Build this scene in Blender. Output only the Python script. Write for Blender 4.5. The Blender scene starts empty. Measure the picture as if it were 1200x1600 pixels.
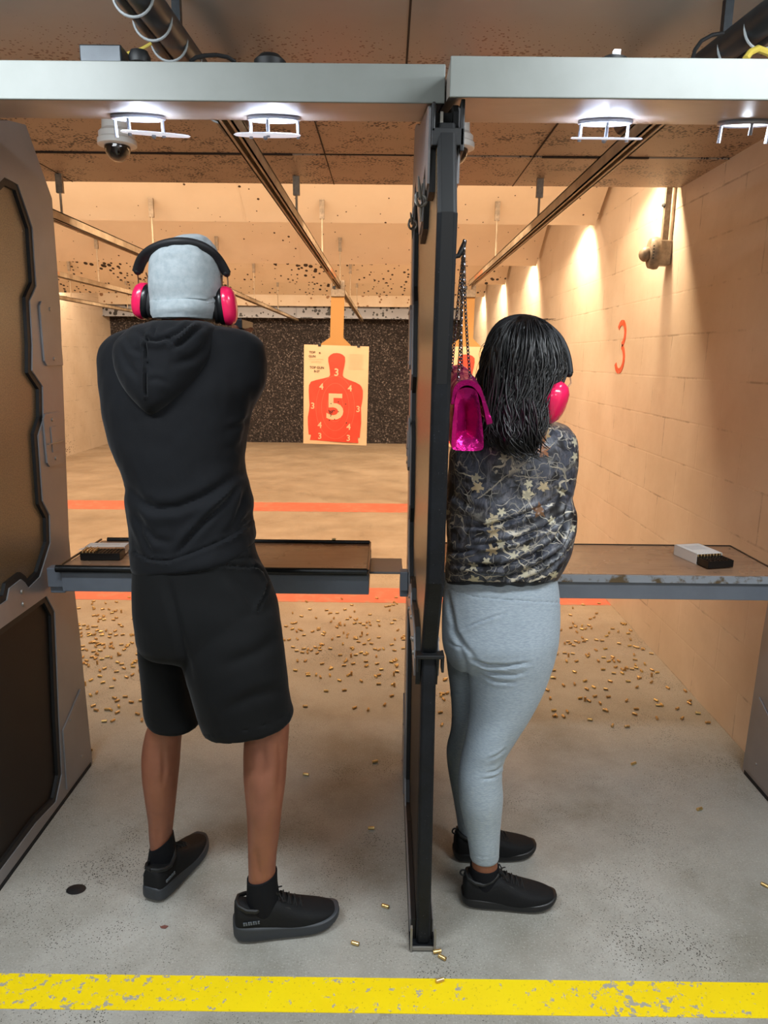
import bpy, bmesh, math, random
from mathutils import Vector, Matrix, noise
from bpy_extras import mesh_utils
R = math.radians
S = bpy.context.scene
COL = S.collection
random.seed(7)

# ------------------------------------------------------------------ camera
F = 1110.0
CAM = Vector((0, 0, 1.55))
ROT = (Matrix.Rotation(R(0.13), 3, 'Z') @ Matrix.Rotation(R(90 - 12.2), 3, 'X') @ Matrix.Rotation(R(0.6), 3, 'Z'))
cd = bpy.data.cameras.new('camera'); cam = bpy.data.objects.new('camera', cd); COL.objects.link(cam)
cd.sensor_fit = 'VERTICAL'; cd.sensor_height = 36.0; cd.lens = 36.0 * F / 1600.0
cd.clip_start = 0.05; cd.clip_end = 60
cam.matrix_world = Matrix.Translation(CAM) @ ROT.to_4x4()
S.camera = cam
# ------------------------------------------------------------------ world, exposure
w = bpy.data.worlds.new('world'); S.world = w; w.use_nodes = True
w.node_tree.nodes['Background'].inputs[0].default_value = (0.8, 0.9, 1.0, 1)
w.node_tree.nodes['Background'].inputs[1].default_value = 0.02
S.view_settings.view_transform = 'Standard'; S.view_settings.look = 'None'
S.view_settings.exposure = 0.55; S.view_settings.gamma = 1; S.view_settings.use_curve_mapping = False

def area(name, loc, rot, sx, sy, power, col, spread=180):
    l = bpy.data.lights.new(name, 'AREA'); l.shape = 'RECTANGLE'; l.size = sx; l.size_y = sy
    l.energy = power; l.color = col; l.spread = R(spread)
    o = bpy.data.objects.new(name, l); COL.objects.link(o); o.location = loc
    o.rotation_euler = [R(a) for a in rot]; return o
COOL = (0.87, 0.94, 1.0); WARM = (1.0, 0.765, 0.53); WARMW = (1.0, 0.80, 0.54)
# ceiling lamps of the shooters' side: one row above the firing line, one row behind it
for lx in (-1.0, 1.0):
    area('ceiling_lamp_light', (lx, 0.95, 2.395), (5, 0, 0), 1.0, 0.16, 23, COOL)
for lx in (-1.2, 1.0):
    area('ceiling_lamp_light', (lx, -1.0, 2.395), (0, 0, 0), 1.2, 0.3, 21, COOL)
    area('ceiling_fill_uplight', (lx, 1.0, 2.16), (142, 0, 0), 1.1, 0.06, 8.0, COOL)  # added unseen fill, no fixture: brightens the ceiling above the canopy
# lamps hidden above each baffle lip, lighting the bay beyond it
BAYS = [3.95, 5.42, 7.40, 9.30, 11.20]
for i, by in enumerate(BAYS):
    area('baffle_lamp_light', (-1.9, by, 2.62), (33, 0, 0), 6.2, 0.12, (95, 70, 70, 62, 62)[i], WARM)
    for sx in (1.22, -5.05):
        l = bpy.data.lights.new('wall_scallop_light', 'SPOT'); l.energy = 42 if i == 0 else 60; l.color = WARMW
        l.spot_size = R(105); l.spot_blend = 0.35; l.shadow_soft_size = 0.05
        o = bpy.data.objects.new('wall_scallop_light', l); COL.objects.link(o)
        o.location = (sx, by + 0.02, 2.60)
        tgt = Vector((sx + (0.28 if sx > 0 else -0.28), by + 0.45, 1.3))
        o.rotation_euler = (tgt - Vector(o.location)).to_track_quat('-Z', 'Y').to_euler()

# ------------------------------------------------------------------ helpers
def ray(px, py):
    return ROT @ Vector(((px - 600) / F, -(py - 800) / F, -1))
def at(px, py, X=None, Y=None, Z=None):
    d = ray(px, py)
    t = (Y - CAM.y) / d.y if Y is not None else ((X - CAM.x) / d.x if X is not None else (Z - CAM.z) / d.z)
    return CAM + d * t
RI = ROT.transposed()
def pr(v):
    q = RI @ (Vector(v) - CAM)
    return (600 - F * q.x / q.z, 800 + F * q.y / q.z)
ORG = {}
def reg(o, org): ORG[o.name] = Vector(org); return o
def tag(o, label=None, cat=None, group=None, kind=None):
    if label: o['label'] = label
    if cat: o['category'] = cat
    if group: o['group'] = group
    if kind: o['kind'] = kind
    return o
def thing(name, loc, label, cat, group=None):
    o = bpy.data.objects.new(name, None); COL.objects.link(o); o.location = loc
    o.empty_display_size = 0.05
    reg(o, loc); return tag(o, label, cat, group)
def srgb(h):
    h = h.lstrip('#'); c = [int(h[i:i + 2], 16) / 255 for i in (0, 2, 4)]
    return tuple((x / 12.92 if x <= 0.04045 else ((x + 0.055) / 1.055) ** 2.4) for x in c) + (1,)

class MB:
    def __init__(s): s.v = []; s.f = []
    def add(s, vs, fs):
        n = len(s.v); s.v += [Vector(v) for v in vs]; s.f += [tuple(i + n for i in f) for f in fs]; return s
    def box(s, c, d, M=None):
        hx, hy, hz = d[0] / 2, d[1] / 2, d[2] / 2
        vs = [Vector((x * hx, y * hy, z * hz)) for x in (-1, 1) for y in (-1, 1) for z in (-1, 1)]
        if M is not None: vs = [M @ v for v in vs]
        vs = [v + Vector(c) for v in vs]
        return s.add(vs, [(0, 1, 3, 2), (4, 6, 7, 5), (0, 4, 5, 1), (2, 3, 7, 6), (0, 2, 6, 4), (1, 5, 7, 3)])
    def span(s, a, b):
        return s.box([(a[i] + b[i]) / 2 for i in range(3)], [abs(b[i] - a[i]) for i in range(3)])
    def loft(s, rings, cap=True, closed=True):
        n = len(rings[0]); vs = [p for r in rings for p in r]; fs = []
        for k in range(len(rings) - 1):
            for i in range(n if closed else n - 1):
                j = (i + 1) % n; fs.append((k * n + i, k * n + j, (k + 1) * n + j, (k + 1) * n + i))
        if cap:
            fs.append(tuple(range(n))[::-1]); fs.append(tuple((len(rings) - 1) * n + i for i in range(n)))
        return s.add(vs, fs)
    def tube(s, pts, r, n=10, flat=1.0, cap=True, up=None):
        pts = [Vector(p) for p in pts]; rs = r if isinstance(r, (list, tuple)) else [r] * len(pts)
        rings = []; ref = Vector(up) if up else None
        for i, p in enumerate(pts):
            t = (pts[min(i + 1, len(pts) - 1)] - pts[max(i - 1, 0)])
            if t.length < 1e-9: t = Vector((0, 0, 1))
            t.normalize()
            if ref is None or abs(ref.dot(t)) > 0.98:
                ref = Vector((0, 0, 1)) if abs(t.z) < 0.9 else Vector((1, 0, 0))
            u = (ref - t * ref.dot(t)).normalized(); w_ = t.cross(u); ref = u
            rings.append([p + (u * math.cos(a) + w_ * math.sin(a) * flat) * rs[i] for a in [2 * math.pi * k / n for k in range(n)]])
        return s.loft(rings, cap)
    def cyl(s, a, b, r, n=20, r2=None): return s.tube([a, b], [r, r if r2 is None else r2], n)
    def ball(s, c, r, n=16, m=10, M=None):
        r = Vector(r) if not isinstance(r, (int, float)) else Vector((r, r, r)); rings = []
        for j in range(m + 1):
            ph = math.pi * (j + (0.02 if j == 0 else -0.02 if j == m else 0)) / m
            ring = [Vector((r.x * math.sin(ph) * math.cos(2 * math.pi * i / n), r.y * math.sin(ph) * math.sin(2 * math.pi * i / n), r.z * math.cos(ph))) for i in range(n)]
            rings.append([(M @ v if M is not None else v) + Vector(c) for v in ring])
        return s.loft(rings)
    def lathe(s, c, prof, ax=(0, 0, 1), n=28, sc=(1, 1)):
        q = Vector((0, 0, 1)).rotation_difference(Vector(ax).normalized()).to_matrix()
        return s.loft([[q @ Vector((max(r, 1e-4) * sc[0] * math.cos(2 * math.pi * i / n), max(r, 1e-4) * sc[1] * math.sin(2 * math.pi * i / n), z)) + Vector(c) for i in range(n)] for r, z in prof])
    def torus(s, c, R1, r, ax=(0, 0, 1), n=24, m=8, sc=(1, 1), M=None):
        q = M if M is not None else Vector((0, 0, 1)).rotation_difference(Vector(ax).normalized()).to_matrix()
        vs = []; fs = []
        for i in range(n):
            a = 2 * math.pi * i / n
            for j in range(m):
                b = 2 * math.pi * j / m
                vs.append(q @ Vector(((R1 + r * math.cos(b)) * math.cos(a) * sc[0], (R1 + r * math.cos(b)) * math.sin(a) * sc[1], r * math.sin(b))) + Vector(c))
        for i in range(n):
            for j in range(m):
                fs.append((i * m + j, ((i + 1) % n) * m + j, ((i + 1) % n) * m + (j + 1) % m, i * m + (j + 1) % m))
        return s.add(vs, fs)
    def prism(s, outer, fn, d0, d1, holes=()):
        """flat plate: 2-D outline (with holes), fn(u, v, d) -> 3-D"""
        bm = bmesh.new(); es = []
        for loop in [outer] + list(holes):
            vv = [bm.verts.new((p[0], p[1], 0)) for p in loop]
            for i in range(len(vv)): es.append(bm.edges.new((vv[i], vv[(i + 1) % len(vv)])))
        bmesh.ops.triangle_fill(bm, use_beauty=True, edges=es, normal=(0, 0, 1))
        bm.verts.index_update()
        vs = [v.co.copy() for v in bm.verts]; fs = [tuple(v.index for v in f.verts) for f in bm.faces]
        bnd = [(e.verts[0].index, e.verts[1].index) for e in bm.edges if len(e.link_faces) == 1]
        bm.free(); n = len(vs)
        V3 = [fn(v.x, v.y, d0) for v in vs] + [fn(v.x, v.y, d1) for v in vs]
        return s.add(V3, fs + [tuple(i + n for i in f[::-1]) for f in fs] + [(a, b, b + n, a + n) for a, b in bnd])
    def xform(s, M):
        s.v = [M @ v for v in s.v]; return s
    def mesh(s, name='m', recalc=True):
        me = bpy.data.meshes.new(name); me.from_pydata([tuple(v) for v in s.v], [], s.f)
        if recalc:
            bm = bmesh.new(); bm.from_mesh(me); bmesh.ops.recalc_face_normals(bm, faces=bm.faces); bm.to_mesh(me); bm.free()
        return me
    def build(s, name, mat, parent=None, smooth=True, loc=None, bevel=0, remesh=0, sub=0, smoothit=0, disp=None, ang=40):
        me = s.mesh(name)
        if remesh or sub or smoothit:
            mods = []
            if remesh: mods.append(('REMESH', dict(mode='VOXEL', voxel_size=remesh, use_smooth_shade=True)))
            if smoothit: mods.append(('SMOOTH', dict(factor=0.5, iterations=smoothit)))
            if sub: mods.append(('SUBSURF', dict(levels=sub, render_levels=sub)))
            me = bake(me, mods, name)
        if disp: displace(me, disp)
        return link(me, name, mat, parent, smooth, loc, bevel, ang)

def bake(me, mods, name='m'):
    o = bpy.data.objects.new('tmp', me); COL.objects.link(o)
    for t, kw in mods:
        m = o.modifiers.new(t, t)
        for k, v in kw.items(): setattr(m, k, v)
    bpy.context.view_layer.update()
    dg = bpy.context.evaluated_depsgraph_get()
    out = bpy.data.meshes.new_from_object(o.evaluated_get(dg)); out.name = name
    bpy.data.objects.remove(o); bpy.data.meshes.remove(me)
    return out
def displace(me, fn):
    ns = [v.normal.copy() for v in me.vertices]
    cs = [v.co.copy() for v in me.vertices]
    for v, n, c in zip(me.vertices, ns, cs):
        d = fn(c, n)
        v.co = c + (n * d if isinstance(d, (int, float)) else d)
    me.update()
def link(me, name, mat, parent=None, smooth=True, loc=None, bevel=0, ang=40):
    org = ORG[parent.name] if parent is not None else Vector(loc if loc is not None else (0, 0, 0))
    me.transform(Matrix.Translation(-org))
    o = bpy.data.objects.new(name, me); COL.objects.link(o)
    me.materials.clear()
    for m in (mat if isinstance(mat, (list, tuple)) else [mat]): me.materials.append(m)
    me.polygons.foreach_set('use_smooth', [smooth] * len(me.polygons))
    if parent is not None: o.parent = parent
    else: o.location = org
    reg(o, org)
    if bevel:
        b = o.modifiers.new('bevel', 'BEVEL'); b.width = bevel; b.segments = 2; b.limit_method = 'ANGLE'; b.angle_limit = R(35)
    if smooth:
        try: me.set_sharp_from_angle(angle=R(ang))
        except Exception: pass
    return o
def copy_tree(o, parent=None):
    c = o.copy(); COL.objects.link(c)
    if parent is not None: c.parent = parent
    for ch in list(o.children): copy_tree(ch, c)
    return c
def text(body, size, fn, align='CENTER', d=0.0006, xs=1.0):
    cu = bpy.data.curves.new('t', 'FONT'); cu.body = body; cu.size = size; cu.align_x = align; cu.align_y = 'CENTER'; cu.extrude = d; cu.offset = size * .016; cu.resolution_u = 4
    o = bpy.data.objects.new('t', cu); COL.objects.link(o); bpy.context.view_layer.update()
    me = bpy.data.meshes.new_from_object(o.evaluated_get(bpy.context.evaluated_depsgraph_get()))
    mb = MB(); mb.add([fn(v.co.x * xs, v.co.y, v.co.z) for v in me.vertices], [tuple(p.vertices) for p in me.polygons])
    bpy.data.objects.remove(o); bpy.data.meshes.remove(me); return mb

# ------------------------------------------------------------------ materials
def nmat(name):
    m = bpy.data.materials.new(name); m.use_nodes = True; nt = m.node_tree; return m, nt, nt.nodes['Principled BSDF']
class NT:
    def __init__(s, nt, coord='Object'):
        s.nt = nt; tc = nt.nodes.new('ShaderNodeTexCoord'); s.co = tc.outputs[coord]
    def n(s, t, **kw):
        x = s.nt.nodes.new(t)
        for k, v in kw.items(): setattr(x, k, v)
        return x
    def set(s, sock, v):
        if isinstance(v, bpy.types.NodeSocket): s.nt.links.new(v, sock)
        else: sock.default_value = v
    def mapping(s, scale=(1, 1, 1), loc=(0, 0, 0), rot=(0, 0, 0), vec=None):
        m = s.n('ShaderNodeMapping'); s.set(m.inputs['Vector'], vec or s.co)
        m.inputs['Scale'].default_value = scale; m.inputs['Location'].default_value = loc; m.inputs['Rotation'].default_value = rot
        return m.outputs[0]
    def noise(s, scale, detail=4, rough=0.55, dist=0, vec=None, col=False):
        x = s.n('ShaderNodeTexNoise'); s.set(x.inputs['Vector'], vec or s.co)
        x.inputs['Scale'].default_value = scale; x.inputs['Detail'].default_value = detail
        x.inputs['Roughness'].default_value = rough; x.inputs['Distortion'].default_value = dist
        return x.outputs['Color' if col else 'Fac']
    def vor(s, scale, feature='F1', vec=None, out='Distance', rnd=1):
        x = s.n('ShaderNodeTexVoronoi', feature=feature); s.set(x.inputs['Vector'], vec or s.co)
        x.inputs['Scale'].default_value = scale; x.inputs['Randomness'].default_value = rnd
        return x.outputs[out]
    def ramp(s, fac, stops, interp='LINEAR'):
        x = s.n('ShaderNodeValToRGB'); s.set(x.inputs[0], fac); cr = x.color_ramp; cr.interpolation = interp
        while len(cr.elements) < len(stops): cr.elements.new(0.5)
        for e, (p, c) in zip(cr.elements, stops):
            e.position = p; e.color = c if isinstance(c, tuple) else (c, c, c, 1)
        return x.outputs[0]
    def mix(s, fac, a, b, bt='MIX'):
        x = s.n('ShaderNodeMix', data_type='RGBA', blend_type=bt)
        s.set(x.inputs[0], fac); s.set(x.inputs[6], a); s.set(x.inputs[7], b); return x.outputs[2]
    def math(s, op, a, b=0.0, c=None, clamp=False):
        x = s.n('ShaderNodeMath', operation=op, use_clamp=clamp); s.set(x.inputs[0], a); s.set(x.inputs[1], b)
        if c is not None: s.set(x.inputs[2], c)
        return x.outputs[0]
    def sep(s, vec=None):
        x = s.n('ShaderNodeSeparateXYZ'); s.set(x.inputs[0], vec or s.co); return x.outputs
    def comb(s, a, b, c=0.0):
        x = s.n('ShaderNodeCombineXYZ'); s.set(x.inputs[0], a); s.set(x.inputs[1], b); s.set(x.inputs[2], c); return x.outputs[0]
    def bump(s, h, strength, dist=0.01, normal=None):
        x = s.n('ShaderNodeBump'); s.set(x.inputs['Height'], h); x.inputs['Strength'].default_value = strength
        x.inputs['Distance'].default_value = dist
        if normal is not None: s.set(x.inputs['Normal'], normal)
        return x.outputs[0]

def pm(name, c, rough=0.5, metal=0.0, var=None, spat=None, bump=None, coat=0, spec=0.5, sheen=0, emis=None, rvar=0):
    """var=(scale, colour2, lo, hi)  spat=(scale, radius, colour)  bump=(scale, strength, dist)"""
    m, nt, b = nmat(name); N = NT(nt)
    col = srgb(c) if isinstance(c, str) else c
    out = None
    if var:
        n1 = N.noise(var[0], 5, 0.6)
        out = N.mix(N.ramp(n1, [(var[2], 0.0), (var[3], 1.0)]), col, srgb(var[1]))
    if spat:
        v = N.vor(spat[0]); n2 = N.noise(spat[0] * 0.23, 2); n3 = N.math('MULTIPLY', n2, n2)
        k = N.math('LESS_THAN', v, N.math('MULTIPLY', n3, spat[1] * 4))
        out = N.mix(k, out or col, srgb(spat[2]))
    if out is not None: nt.links.new(out, b.inputs['Base Color'])
    else: b.inputs['Base Color'].default_value = col
    b.inputs['Roughness'].default_value = rough; b.inputs['Metallic'].default_value = metal
    if rvar:
        r1 = N.noise(6, 5, 0.6)
        nt.links.new(N.math('MULTIPLY_ADD', r1, rvar, rough - rvar / 2), b.inputs['Roughness'])
    b.inputs['Specular IOR Level'].default_value = spec
    b.inputs['Coat Weight'].default_value = coat; b.inputs['Coat Roughness'].default_value = 0.12
    if sheen: b.inputs['Sheen Weight'].default_value = sheen; b.inputs['Sheen Roughness'].default_value = 0.4
    if emis: b.inputs['Emission Color'].default_value = emis[0]; b.inputs['Emission Strength'].default_value = emis[1]
    if bump: nt.links.new(N.bump(N.noise(bump[0], 4, 0.6), bump[1], bump[2] if len(bump) > 2 else 0.002), b.inputs['Normal'])
    return m

M = {}
M['frame'] = pm('grey_metal_paint', '#8b8a8c', 0.38, 0.25, var=(3, '#7d7b7c', .3, .7), bump=(220, .12, .001), spec=.5)
M['benchgrey'] = pm('bench_grey_paint', '#6f7680', 0.45, 0.1, var=(8, '#666c76', .3, .7), bump=(90, .1, .001))
M['panel'] = pm('speckled_tan_panel', '#786449', 0.30, 0.0, var=(260, '#57452f', .42, .62), bump=(260, .35, .001), spec=.7)
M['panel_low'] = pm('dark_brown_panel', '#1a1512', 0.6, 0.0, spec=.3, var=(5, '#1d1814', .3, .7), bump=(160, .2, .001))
M['blackpaint'] = pm('black_rubber_edging', '#0e1013', 0.55, 0.0, var=(14, '#171a1f', .35, .7), spat=(160, .05, '#6b6f74'), bump=(60, .4, .002), spec=.25)
M['black'] = pm('matt_black', '#0b0c0e', 0.55)
M['gasket'] = pm('black_gasket', '#0b0b0c', 0.6)
M['steel'] = pm('worn_steel', '#8c8a85', 0.4, 0.45, var=(20, '#7c766c', .35, .7))
M['screw'] = pm('screw_metal', '#8f8c88', 0.4, 0.7)
M['alu'] = pm('tarnished_aluminium', '#b8a68c', 0.42, 0.2, var=(9, '#8d7a63', .35, .7))
M['redalu'] = pm('red_smeared_aluminium', '#c9694a', 0.5, 0.3, var=(9, '#a98860', .3, .6))
M['beam'] = pm('canopy_front_paint', '#7b7f7b', 0.5, 0.0, var=(5, '#70746f', .3, .75), spat=(70, .012, '#6d706c'), bump=(50, .08, .002))
M['beam_under'] = pm('canopy_underside_paint', '#a39990', 0.42, 0.1, var=(4, '#8f847b', .3, .7), bump=(50, .08, .002))
M['yellow_cable'] = pm('yellow_cable', '#b9a545', 0.5)
M['pipe'] = pm('dark_grey_conduit', '#3b4044', 0.35, 0.5, var=(10, '#2b2f33', .3, .7))
M['pipe_hi'] = pm('plastic_tie', '#9aa0a2', 0.5)
M['white'] = pm('white_plastic', '#d9d7d2', 0.4)
M['lampwhite'] = pm('lamp_trim_white', '#9a9da6', 0.3, 0.3)
M['lampglow'] = pm('lamp_diffuser', '#ffffff', 0.4, emis=((.80, .88, 1.0, 1), 2.0))
M['lampdisc'] = pm('lit_lamp_disc', '#e4e8f2', 0.4, emis=((.80, .86, 1.0, 1), .42))
M['dome'] = pm('smoked_dome', '#17100d', 0.06, 0.0, spec=.8, coat=.6)
M['devgrey'] = pm('device_grey_brown', '#93816c', 0.5, 0.2, var=(40, '#6f604f', .35, .7))
M['card'] = pm('brown_cardboard', '#a97c44', 0.8, spat=(60, .05, '#5a3a1c'))
M['paper'] = pm('cream_paper', '#d3b48f', 0.85, var=(3, '#caa983', .35, .7))
M['redink'] = pm('red_orange_ink', '#c53a26', 0.8, var=(6, '#cc4832', .3, .7))
M['rink2'] = pm('pale_ring_ink', '#cf5c46', 0.8)
M['ink'] = pm('dark_print_ink', '#4a3526', 0.8)
M['paleink'] = pm('pale_print_ink', '#c9a684', 0.8)
M['paintred'] = pm('red_wall_paint', '#c8502f', 0.6, var=(30, '#d2664a', .4, .8))
M['brass'] = pm('brass', '#e3c686', 0.28, 0.8, var=(30, '#b08c52', .4, .8))
M['brassd'] = pm('tarnished_brass', '#d2b079', 0.35, 0.75, var=(60, '#9a7446', .4, .75))
M['bullet'] = pm('bullet_copper', '#d8b98a', 0.25, 1.0)
M['boxwhite'] = pm('white_cardboard', '#dcdad6', 0.6)
M['boxgrey'] = pm('grey_cardboard_print', '#cbcac8', 0.6)
M['traybl'] = pm('black_plastic_tray', '#0e0f10', 0.3)
M['skin1'] = pm('warm_brown_skin', '#8f5b45', 0.45, var=(9, '#774a38', .3, .75), bump=(150, .12, .001), spec=.4)
M['skin2'] = pm('brown_skin', '#8a5a43', 0.5, var=(9, '#734733', .3, .75), spec=.4)
M['hoodie'] = pm('black_jersey', '#0b0c0f', 0.85, var=(5, '#0f1115', .3, .7), bump=(500, .25, .001), sheen=.08, spec=.2)
M['shorts'] = pm('black_shorts_jersey', '#08090a', 0.85, var=(4, '#0c0d0e', .3, .7), bump=(500, .2, .001), sheen=.06, spec=.2)
M['beanie'] = pm('heather_grey_knit', '#98a3a8', 0.9, var=(60, '#a9b2b6', .35, .65), bump=(300, .3, .001), sheen=.2, spec=.2)
M['leggings'] = None
M['sock'] = pm('black_sock_knit', '#101115', 0.9, bump=(300, .3, .001), spec=.2)
M['shoe'] = pm('black_mesh_upper', '#0c0d0f', 0.75, bump=(420, .5, .001), spec=.3)
M['shoeleather'] = pm('black_overlay', '#0c0d0e', 0.6)
M['sole'] = pm('charcoal_foam_sole', '#2b2f34', 0.5, bump=(120, .15, .001))
M['soleb'] = pm('black_foam_sole', '#131416', 0.42)
M['lace'] = pm('black_lace', '#0b0b0c', 0.8)
M['logogrey'] = pm('grey_logo_print', '#5a6066', 0.5)
M['pink'] = pm('hot_pink_plastic', '#f0205c', 0.22, coat=.3)
M['muffbl'] = pm('black_shell_plastic', '#121316', 0.28)
M['pad'] = pm('black_padding', '#111216', 0.6, bump=(200, .2, .001))
M['bronze'] = pm('bronze_wire', '#8a6a55', 0.3, 0.9)
M['magenta'] = pm('metallic_magenta_leather', '#c9147f', 0.24, 0.78, var=(14, '#a00f64', .35, .75), bump=(24, .8, .007))
M['magdark'] = pm('magenta_leather_inner', '#5a0f36', 0.35, 0.6)
M['chain'] = pm('gunmetal_chain', '#6e6a6c', 0.25, 1.0)
M['gun'] = pm('gunmetal_pistol', '#30343a', 0.3, 0.7)
M['hair'] = pm('black_hair', '#08080a', 0.40, 0.0, spec=.5)
M['gapblack'] = pm('dark_joint', '#2b1d12', 0.9)

def leggings_mat():
    m, nt, b = nmat('heather_grey_leggings'); N = NT(nt)
    v = N.mapping(scale=(90, 90, 420)); n1 = N.noise(1.0, 3, .6, vec=v); n2 = N.noise(3, 3)
    c = N.mix(N.ramp(n1, [(.35, 0.0), (.7, 1.0)]), srgb('#8e9ba6'), srgb('#a9b5bd'))
    c = N.mix(N.math('MULTIPLY', n2, .35), c, srgb('#8794a2'))
    nt.links.new(c, b.inputs['Base Color']); b.inputs['Roughness'].default_value = .85
    b.inputs['Specular IOR Level'].default_value = .2; b.inputs['Sheen Weight'].default_value = .15
    nt.links.new(N.bump(n1, .15, .001), b.inputs['Normal'])
    return m
M['leggings'] = leggings_mat()

def camo_mat():
    m, nt, b = nmat('leaf_camouflage_cloth'); N = NT(nt)
    warp = N.noise(9, 3, .6, col=True)
    wv = N.mix(.10, N.co, warp)
    base = N.ramp(N.noise(10, 6, .68, 1.2), [(.30, srgb('#15161a')), (.44, srgb('#2c2f38')), (.53, srgb('#454954')), (.60, srgb('#2e2d30')), (.68, srgb('#64635f')), (.80, srgb('#85827a'))])
    # bark: stretched streaks
    bark = N.noise(1, 5, .7, 1.0, vec=N.mapping(scale=(55, 55, 14), rot=(.3, .5, .2)))
    c = N.mix(N.ramp(bark, [(.52, 0.0), (.62, .5)]), base, srgb('#77757a'))
    blk = N.noise(16, 4, .6, .8)
    c = N.mix(N.ramp(blk, [(.54, 0.0), (.60, .9)]), c, srgb('#0e0f12'))
    # thin pale twigs = edges of a stretched, warped cell pattern
    for sc, rot, w_, colr in (((9, 9, 20), (.2, .7, .1), .012, '#a8a294'), ((17, 17, 9), (.9, .3, .5), .012, '#8e8a82'), ((5, 5, 13), (.5, -.8, .3), .014, '#b5ac98'), ((24, 24, 9), (.1, 1.1, .3), .014, '#77736c')):
        e = N.vor(1.0, 'DISTANCE_TO_EDGE', vec=N.mapping(scale=sc, rot=rot, vec=wv))
        gate = N.ramp(N.noise(7, 2, vec=N.mapping(loc=(sc[0], 3, 1))), [(.48, 0.0), (.53, 1.0)])
        k = N.math('MULTIPLY', N.math('LESS_THAN', e, w_), gate)
        c = N.mix(k, c, srgb(colr))
    # maple-like leaves: lobed stars around cell centres (seen in the X-Z plane)
    for sc, off, cols, thr in ((23, 0, ('#c7bfa0', '#9b8260'), .87), (19, 7.3, ('#8f5a38', '#6d5038'), .86), (30, 3.1, ('#c4bda4', '#8f8873'), .87)):
        x = N.sep(); pos2 = N.comb(N.math('MULTIPLY_ADD', x[0], sc, off), N.math('MULTIPLY_ADD', x[2], sc, off * 1.7), 0.0)
        vn = N.n('ShaderNodeTexVoronoi', voronoi_dimensions='2D'); N.set(vn.inputs['Vector'], pos2); vn.inputs['Scale'].default_value = 1; vn.inputs['Randomness'].default_value = .8
        d = N.n('ShaderNodeVectorMath', operation='SUBTRACT'); N.set(d.inputs[0], pos2); N.set(d.inputs[1], vn.outputs['Position'])
        dx = N.sep(d.outputs[0]); ang = N.math('ARCTAN2', dx[1], dx[0])
        cs = N.sep(vn.outputs['Color'])
        lob = N.math('COSINE', N.math('MULTIPLY_ADD', ang, 5.0, N.math('MULTIPLY', cs[1], 6.0)))
        lob2 = N.math('COSINE', N.math('MULTIPLY', ang, 15.0))
        rad = N.math('MULTIPLY_ADD', N.noise(60, 3), .22, N.math('MULTIPLY_ADD', lob, .10, N.math('MULTIPLY_ADD', lob2, .04, .17)))
        k = N.math('MULTIPLY', N.math('LESS_THAN', vn.outputs['Distance'], rad), N.math('GREATER_THAN', cs[0], thr))
        c = N.mix(k, c, N.mix(cs[2], srgb(cols[0]), srgb(cols[1])))
    # long pale branches
    x = N.sep(); P2 = N.comb(x[0], x[2], 0.0); wob = N.math('MULTIPLY_ADD', N.noise(30, 3), .016, -.008)
    for (xa, ya, xb, yb, w_, cc) in ((748, 782, 792, 745, 2.0, '#a59c8c'), (792, 745, 838, 709, 2.2, '#a8a092'), (803, 744, 856, 747, 1.6, '#b3aa9a'), (806, 752, 850, 738, 1.2, '#8e887c'), (713, 742, 741, 790, 1.5, '#7f786c'), (722, 788, 720, 742, 1.0, '#6e685e'),
                                     (862, 730, 885, 735, 2.6, '#a39a88'), (885, 735, 893, 770, 2.2, '#a39a88'), (810, 800, 840, 772, 1.6, '#9a9284'), (765, 812, 812, 800, 1.2, '#8b8478'), (785, 885, 838, 848, 1.8, '#a49b8c'), (838, 848, 870, 815, 1.2, '#8f887c'), (714, 880, 742, 868, 1.6, '#8b8478'), (812, 740, 806, 714, .9, '#a8a092'), (850, 705, 872, 695, 1.3, '#9c9486'), (757, 850, 778, 812, .9, '#8b8478')):
        a = at(xa, ya, Y=1.81); e = at(xb, yb, Y=1.81); a = (a.x - .38, a.z, 0); e = (e.x - .38, e.z, 0)
        dx, dz = e[0] - a[0], e[1] - a[1]; L2 = dx * dx + dz * dz
        q = N.n('ShaderNodeVectorMath', operation='SUBTRACT'); N.set(q.inputs[0], P2); q.inputs[1].default_value = a
        dt = N.n('ShaderNodeVectorMath', operation='DOT_PRODUCT'); N.set(dt.inputs[0], q.outputs[0]); dt.inputs[1].default_value = (dx / L2, dz / L2, 0)
        t = N.math('ADD', dt.outputs['Value'], 0.0, clamp=True)
        ln = N.math('ADD', N.math('MULTIPLY', N.sep(q.outputs[0])[0], -dz / L2 ** .5), N.math('MULTIPLY', N.sep(q.outputs[0])[1], dx / L2 ** .5))
        inside = N.math('MULTIPLY', N.math('LESS_THAN', dt.outputs['Value'], 1.0), N.math('GREATER_THAN', dt.outputs['Value'], 0.0))
        k = N.math('MULTIPLY', inside, N.math('LESS_THAN', N.math('ABSOLUTE', N.math('ADD', ln, wob)), w_ * .00075))
        c = N.mix(k, c, N.mix(N.noise(200, 2), srgb(cc), srgb('#5d574e')))
    nt.links.new(c, b.inputs['Base Color']); b.inputs['Roughness'].default_value = .42
    b.inputs['Specular IOR Level'].default_value = .5
    return m
M['camo'] = camo_mat()

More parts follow.
